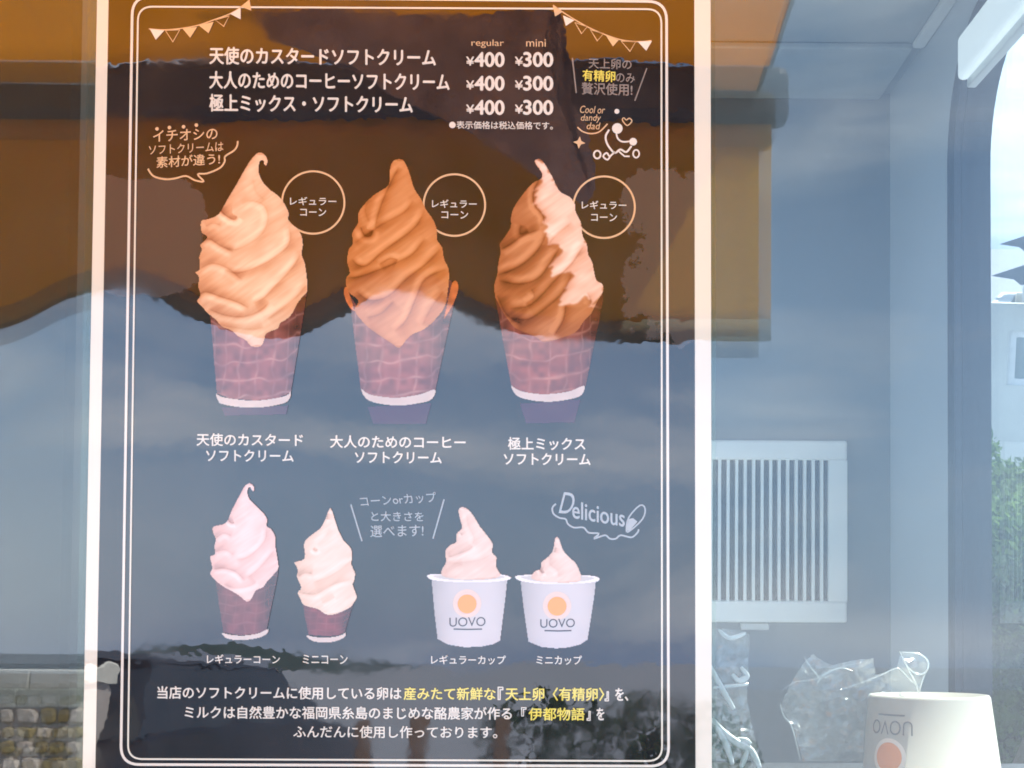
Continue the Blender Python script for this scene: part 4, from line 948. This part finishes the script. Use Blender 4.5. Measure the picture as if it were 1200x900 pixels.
# --- leaves
def leaf_mat(name, c):
    return cloth(name, c, 0.5, 0.35, 1.7)
def crown_mesh(cs, n, size, seed):
    r = np.random.default_rng(seed); V, F = [], []
    for c, rad in cs:
        k = int(n * rad ** 2)
        for _ in range(k):
            d = r.normal(size=3); d /= np.linalg.norm(d); rr_ = rad * r.uniform(.45, 1.0) ** .5; p = np.array(c) + d * rr_ * np.array((1, 1, .85))
            a = r.normal(size=3); a /= np.linalg.norm(a); b_ = np.cross(a, r.normal(size=3)); b_ /= np.linalg.norm(b_); s = size * r.uniform(.6, 1.3)
            i = len(V); V += [tuple(p - a * s), tuple(p + b_ * s * .5), tuple(p + a * s), tuple(p - b_ * s * .5)]; F.append((i, i + 1, i + 2, i + 3))
    return mesh(V, F)
def trunk_mesh(h, r0, r1, lean=0.2, seed=0):
    rr2 = random.Random(seed); pts = [Vector((lean * s * math.sin(3 * s + seed), lean * .5 * s, h * s)) for s in np.linspace(0, 1, 9)]
    V, F = [], []; n = 8
    for i, p in enumerate(pts):
        r = r0 + (r1 - r0) * i / 8
        for k in range(n): a = 2 * math.pi * k / n; V.append(p + Vector((r * math.cos(a), r * math.sin(a), 0)) * (1 + .1 * rr2.random()))
    for i in range(8):
        for k in range(n): F.append((i * n + k, i * n + (k + 1) % n, (i + 1) * n + (k + 1) % n, (i + 1) * n + k))
    return mesh(V, F, True)
M_bark = mat('bark', (0.12, 0.09, 0.06), 0.9, 0.1, var=.3, scale=20, bump=.004)
M_leafA = leaf_mat('leaf_green', (0.12, 0.19, 0.06)); M_leafB = leaf_mat('leaf_dark_green', (0.05, 0.08, 0.035))
def tree(px, pyt, dist, rad, label, seed, lm, h=None):
    p = far(px, pyt, dist); gzv = gz(p.x, p.y); top = p.z; H = max(top - gzv, 1.5)
    t_ = empty('tree', label, 'tree', (p.x, p.y, gzv), world=True)
    link('trunk', trunk_mesh(H * 0.75, 0.09, 0.04, 0.15, seed), M_bark, t_)
    r = random.Random(seed); cs = []
    for _ in range(9): cs.append(((r.uniform(-1, 1) * rad, r.uniform(-1, 1) * rad, H - rad * .6 - r.random() * rad * 2.6), rad * r.uniform(.4, .7)))
    link('crown', crown_mesh(cs, 9000 / max(rad, .5) ** 1.0, 0.034, seed), lm, t_)
tree(1184, 425, 9.0, 0.95, 'bushy green tree outside the rounded window in front of the pale building', 1, M_leafA)
tree(1225, 480, 7.5, 0.8, 'leafy tree close outside the rounded window, partly cut by the picture edge', 2, M_leafA)
tree(1158, 600, 7.0, 0.7, 'low dark green tree behind the side wall, seen at the window edge', 3, M_leafB)
tree(1192, 500, 8.0, 0.9, 'broad green tree filling the rounded window between the taller tree and the shrub', 9, M_leafA)
tree(1200, 760, 6.0, 0.7, 'low bright shrub like tree just outside the rounded window bottom', 4, M_leafA)

# --- pale house beyond the far window
hd = 12.0
c = far(1158, 355, hd); e = far(1290, 355, hd); lo_ = far(1158, 482, hd)
hs = empty('house', 'pale concrete house with tiled eaves and a window beyond the rounded van window', 'house', (c.x, c.y, gz(c.x, c.y)), world=True)
fx = (e - c); fx.z = 0; fx.normalize(); fy = Vector((-fx.y, fx.x, 0))
if fy.dot(far(1158, 355, hd + 1) - c) < 0: fy = -fy
R4 = Matrix(((fx.x, fy.x, 0, c.x), (fx.y, fy.y, 0, c.y), (0, 0, 1, 0), (0, 0, 0, 1)))
HI_ = Matrix.Translation((c.x, c.y, gz(c.x, c.y))).inverted() @ R4
def hl(name, me, m, parent=hs):
    o = link(name, me, m, parent); 
    if parent is hs: o.matrix_parent_inverse = HI_
    return o
s1 = hd / FPX
zt, zl = c.z, lo_.z
u0 = (1182 - 1158) * s1; u1 = (1182 + 60 - 1158) * s1; zw1 = far(1180, 388, hd).z; zw0 = far(1180, 452, hd).z
M_conc = mat('pale_render', (0.62, 0.62, 0.58), 0.85, 0.2, var=.15, scale=2.5, bump=.003)
M_tile = mat('grey_roof_tile', (0.13, 0.14, 0.16), 0.6, 0.4, var=.2, scale=12)
bot = gz(c.x, c.y)
bm = bmesh.new(); XE = 4.0
add_box(bm, (0.03, 0, bot), (u0, .2, zt)); add_box(bm, (u1, 0, bot), (XE, .2, zt)); add_box(bm, (u0, .001, zw1), (u1, .2, zt - .001)); add_box(bm, (u0, .001, bot), (u1, .2, zw0)); add_box(bm, (0.03, .2, bot), (.2, 3, zt - .001)); add_box(bm, (XE - .2, .2, bot), (XE, 3, zt - .001)); add_box(bm, (0.2, 2.8, bot), (XE - .2, 3, zt - .001))
wall_ = hl('wall', bm_mesh(bm), M_conc)
fr_m = bmesh.new(); 
add_box(fr_m, (u0, .04, zw0), (u0 + .07, .1, zw1)); add_box(fr_m, (u1 - .07, .04, zw0), (u1, .1, zw1)); add_box(fr_m, (u0 + .07, .041, zw1 - .06), (u1 - .07, .1, zw1)); add_box(fr_m, (u0 + .07, .041, zw0), (u1 - .07, .1, zw0 + .06))
wf = hl('window_frame', bm_mesh(fr_m), mat('white_frame', (0.8, 0.8, 0.8), .4))
hl('window_pane', box((u0 + .07, .07, zw0 + .06), (u1 - .07, .076, zw1 - .06)), mat('dark_glass', (0.3, 0.35, 0.36), .1, .6))
rz1, rz2 = far(1180, 286, hd).z, far(1180, 322, hd).z
for rz, yy in ((rz1, 1.4), (rz2, -.25)):
    pf = [(.04, 0.0), (.18, .05), (.32, .10), (.46, .05), (.8, .02), (XE + .3, .01), (XE + .3, -.05), (.5, -.05), (.30, -.08), (.24, -.03)]
    hl('eave', slab([(x_, yy - .3, rz + z_) for x_, z_ in pf], (0, 1, 0), 0.6), M_tile)
hl('upper_wall', box((0.3, 0.6, zt - .002), (XE, 2.6, rz1 - .04)), mat('white_render', (0.8, 0.8, 0.78), .8))

# --- dark parked car mirrored low in the poster
cc = wmir(215, 770, 7.0)
car = empty('parked_car', 'black hatchback parked across the street, mirrored low on the poster', 'car', (cc.x, cc.y, 0.004), world=True)
M_cp = mat('black_car_paint', (0.012, 0.013, 0.016), 0.2, 0.5, var=.1); M_cg = mat('car_glass', (0.02, 0.025, 0.03), 0.05, 0.6); M_rub = mat('tyre_rubber', (0.02, 0.02, 0.02), .8); M_chr = mat('chrome', (0.6, 0.6, 0.62), .15, .5, metal=1.0)
HT = cc.z
secs = [(-1.75, .45, .55, .62), (-1.65, .28, .80, .72), (-1.0, .25, .92, .75), (-.55, .25, 1.0, .76), (.0, .25, 1.0, .77), (1.0, .25, 1.0, .77), (1.6, .26, .98, .74), (1.75, .38, .80, .66)]
V, F = [], []
for x, zb_, zt_, hw in secs:
    for y, z in ((-hw, zb_), (-hw * 1.02, (zb_ + zt_) / 2), (-hw * .97, zt_ - .05), (-hw * .8, zt_), (hw * .8, zt_), (hw * .97, zt_ - .05), (hw * 1.02, (zb_ + zt_) / 2), (hw, zb_)): V.append((x, y, z * HT / 1.35))
for i in range(len(secs) - 1):
    for k in range(8): F.append((i * 8 + k, i * 8 + (k + 1) % 8, (i + 1) * 8 + (k + 1) % 8, (i + 1) * 8 + k))
F += [tuple(range(8)), tuple(range(len(V) - 8, len(V)))]
cb = link('body', mesh(V, F), M_cp, car)
s_ = HT / 1.35
def hexa(b4, t4): return mesh(list(b4) + list(t4), [(3, 2, 1, 0), (4, 5, 6, 7), (0, 1, 5, 4), (1, 2, 6, 5), (2, 3, 7, 6), (3, 0, 4, 7)])
link('cabin_glass', hexa([(-.75, -.66, .98 * s_), (1.65, -.66, .96 * s_), (1.65, .66, .96 * s_), (-.75, .66, .98 * s_)], [(-.15, -.54, 1.31 * s_), (1.35, -.54, 1.31 * s_), (1.35, .54, 1.31 * s_), (-.15, .54, 1.31 * s_)]), M_cg, car)
link('roof', hexa([(-.2, -.56, 1.30 * s_), (1.4, -.56, 1.30 * s_), (1.4, .56, 1.30 * s_), (-.2, .56, 1.30 * s_)], [(0, -.48, HT), (1.25, -.48, HT), (1.25, .48, HT), (0, .48, HT)]), M_cp, car)
for sx in (-1.1, 1.1):
    for sy in (-.72, .72):
        bm = bmesh.new(); bmesh.ops.create_cone(bm, cap_ends=True, segments=24, radius1=.29, radius2=.29, depth=.18, matrix=Matrix.Translation((sx, sy, .29)) @ Matrix.Rotation(math.pi / 2, 4, 'X')); wh = link('wheel', bm_mesh(bm), M_rub, car)
        bm = bmesh.new(); bmesh.ops.create_cone(bm, cap_ends=True, segments=20, radius1=.18, radius2=.16, depth=.2, matrix=Matrix.Translation((sx, sy, .29)) @ Matrix.Rotation(math.pi / 2, 4, 'X')); link('rim', bm_mesh(bm), M_chr, wh)
link('roof_trim', box((-.1, .50, HT - .03), (1.3, .53, HT + .005)), M_chr, car); link('roof_trim', box((-.1, -.53, HT - .03), (1.3, -.50, HT + .005)), M_chr, car)
for sy in (-.55, .55): link('headlight', box((-1.74, sy - .12, .62 * s_), (-1.60, sy + .12, .74 * s_), .03), M_chr, car)
car.rotation_euler = (0, 0, math.pi / 2 + 0.12)
# --- clipped dark hedges and wooden posts
for px, w_, lab, sd in ((745, 1.0, 'dark clipped hedge across the street, mirrored at the lower right of the poster', 5), (60, .0, '', 6)):
    if not w_: continue
    p = wmir(px, 800, 5.6); hg = empty('hedge', lab, 'hedge', (p.x, p.y, 0), world=True)
    cs = [((x * .28 - w_ / 2, 0, p.z - .32 - .05 * (k % 2)), .33) for k, x in enumerate(range(int(w_ / .28) + 1))] + [((x * .3 - w_ / 2, 0, p.z - .8), .42) for x in range(int(w_ / .3) + 1)]
    link('foliage', crown_mesh(cs, 5200, .028, sd), M_leafB, hg)
for px, tp, lab in ((420, 846, 'leftmost of the three brown wooden posts mirrored along the poster bottom'), (484, 838, 'middle of the three brown wooden posts mirrored along the poster bottom'), (587, 842, 'rightmost of the three brown wooden posts mirrored along the poster bottom')):
    p = wmir(px, tp, 3.4)
    o = link('wooden_post', tubeline([Vector((0.04 * s, 0, p.z * s)) for s in np.linspace(0, 1, 6)], 0.028, 8), mat('brown_wood', (0.10, 0.06, 0.035), .8), None, label=lab, cat='post', group='brown wooden posts at the kerb', world=True); o.location = (p.x - .02, p.y, 0)
bpy.context.view_layer.update()
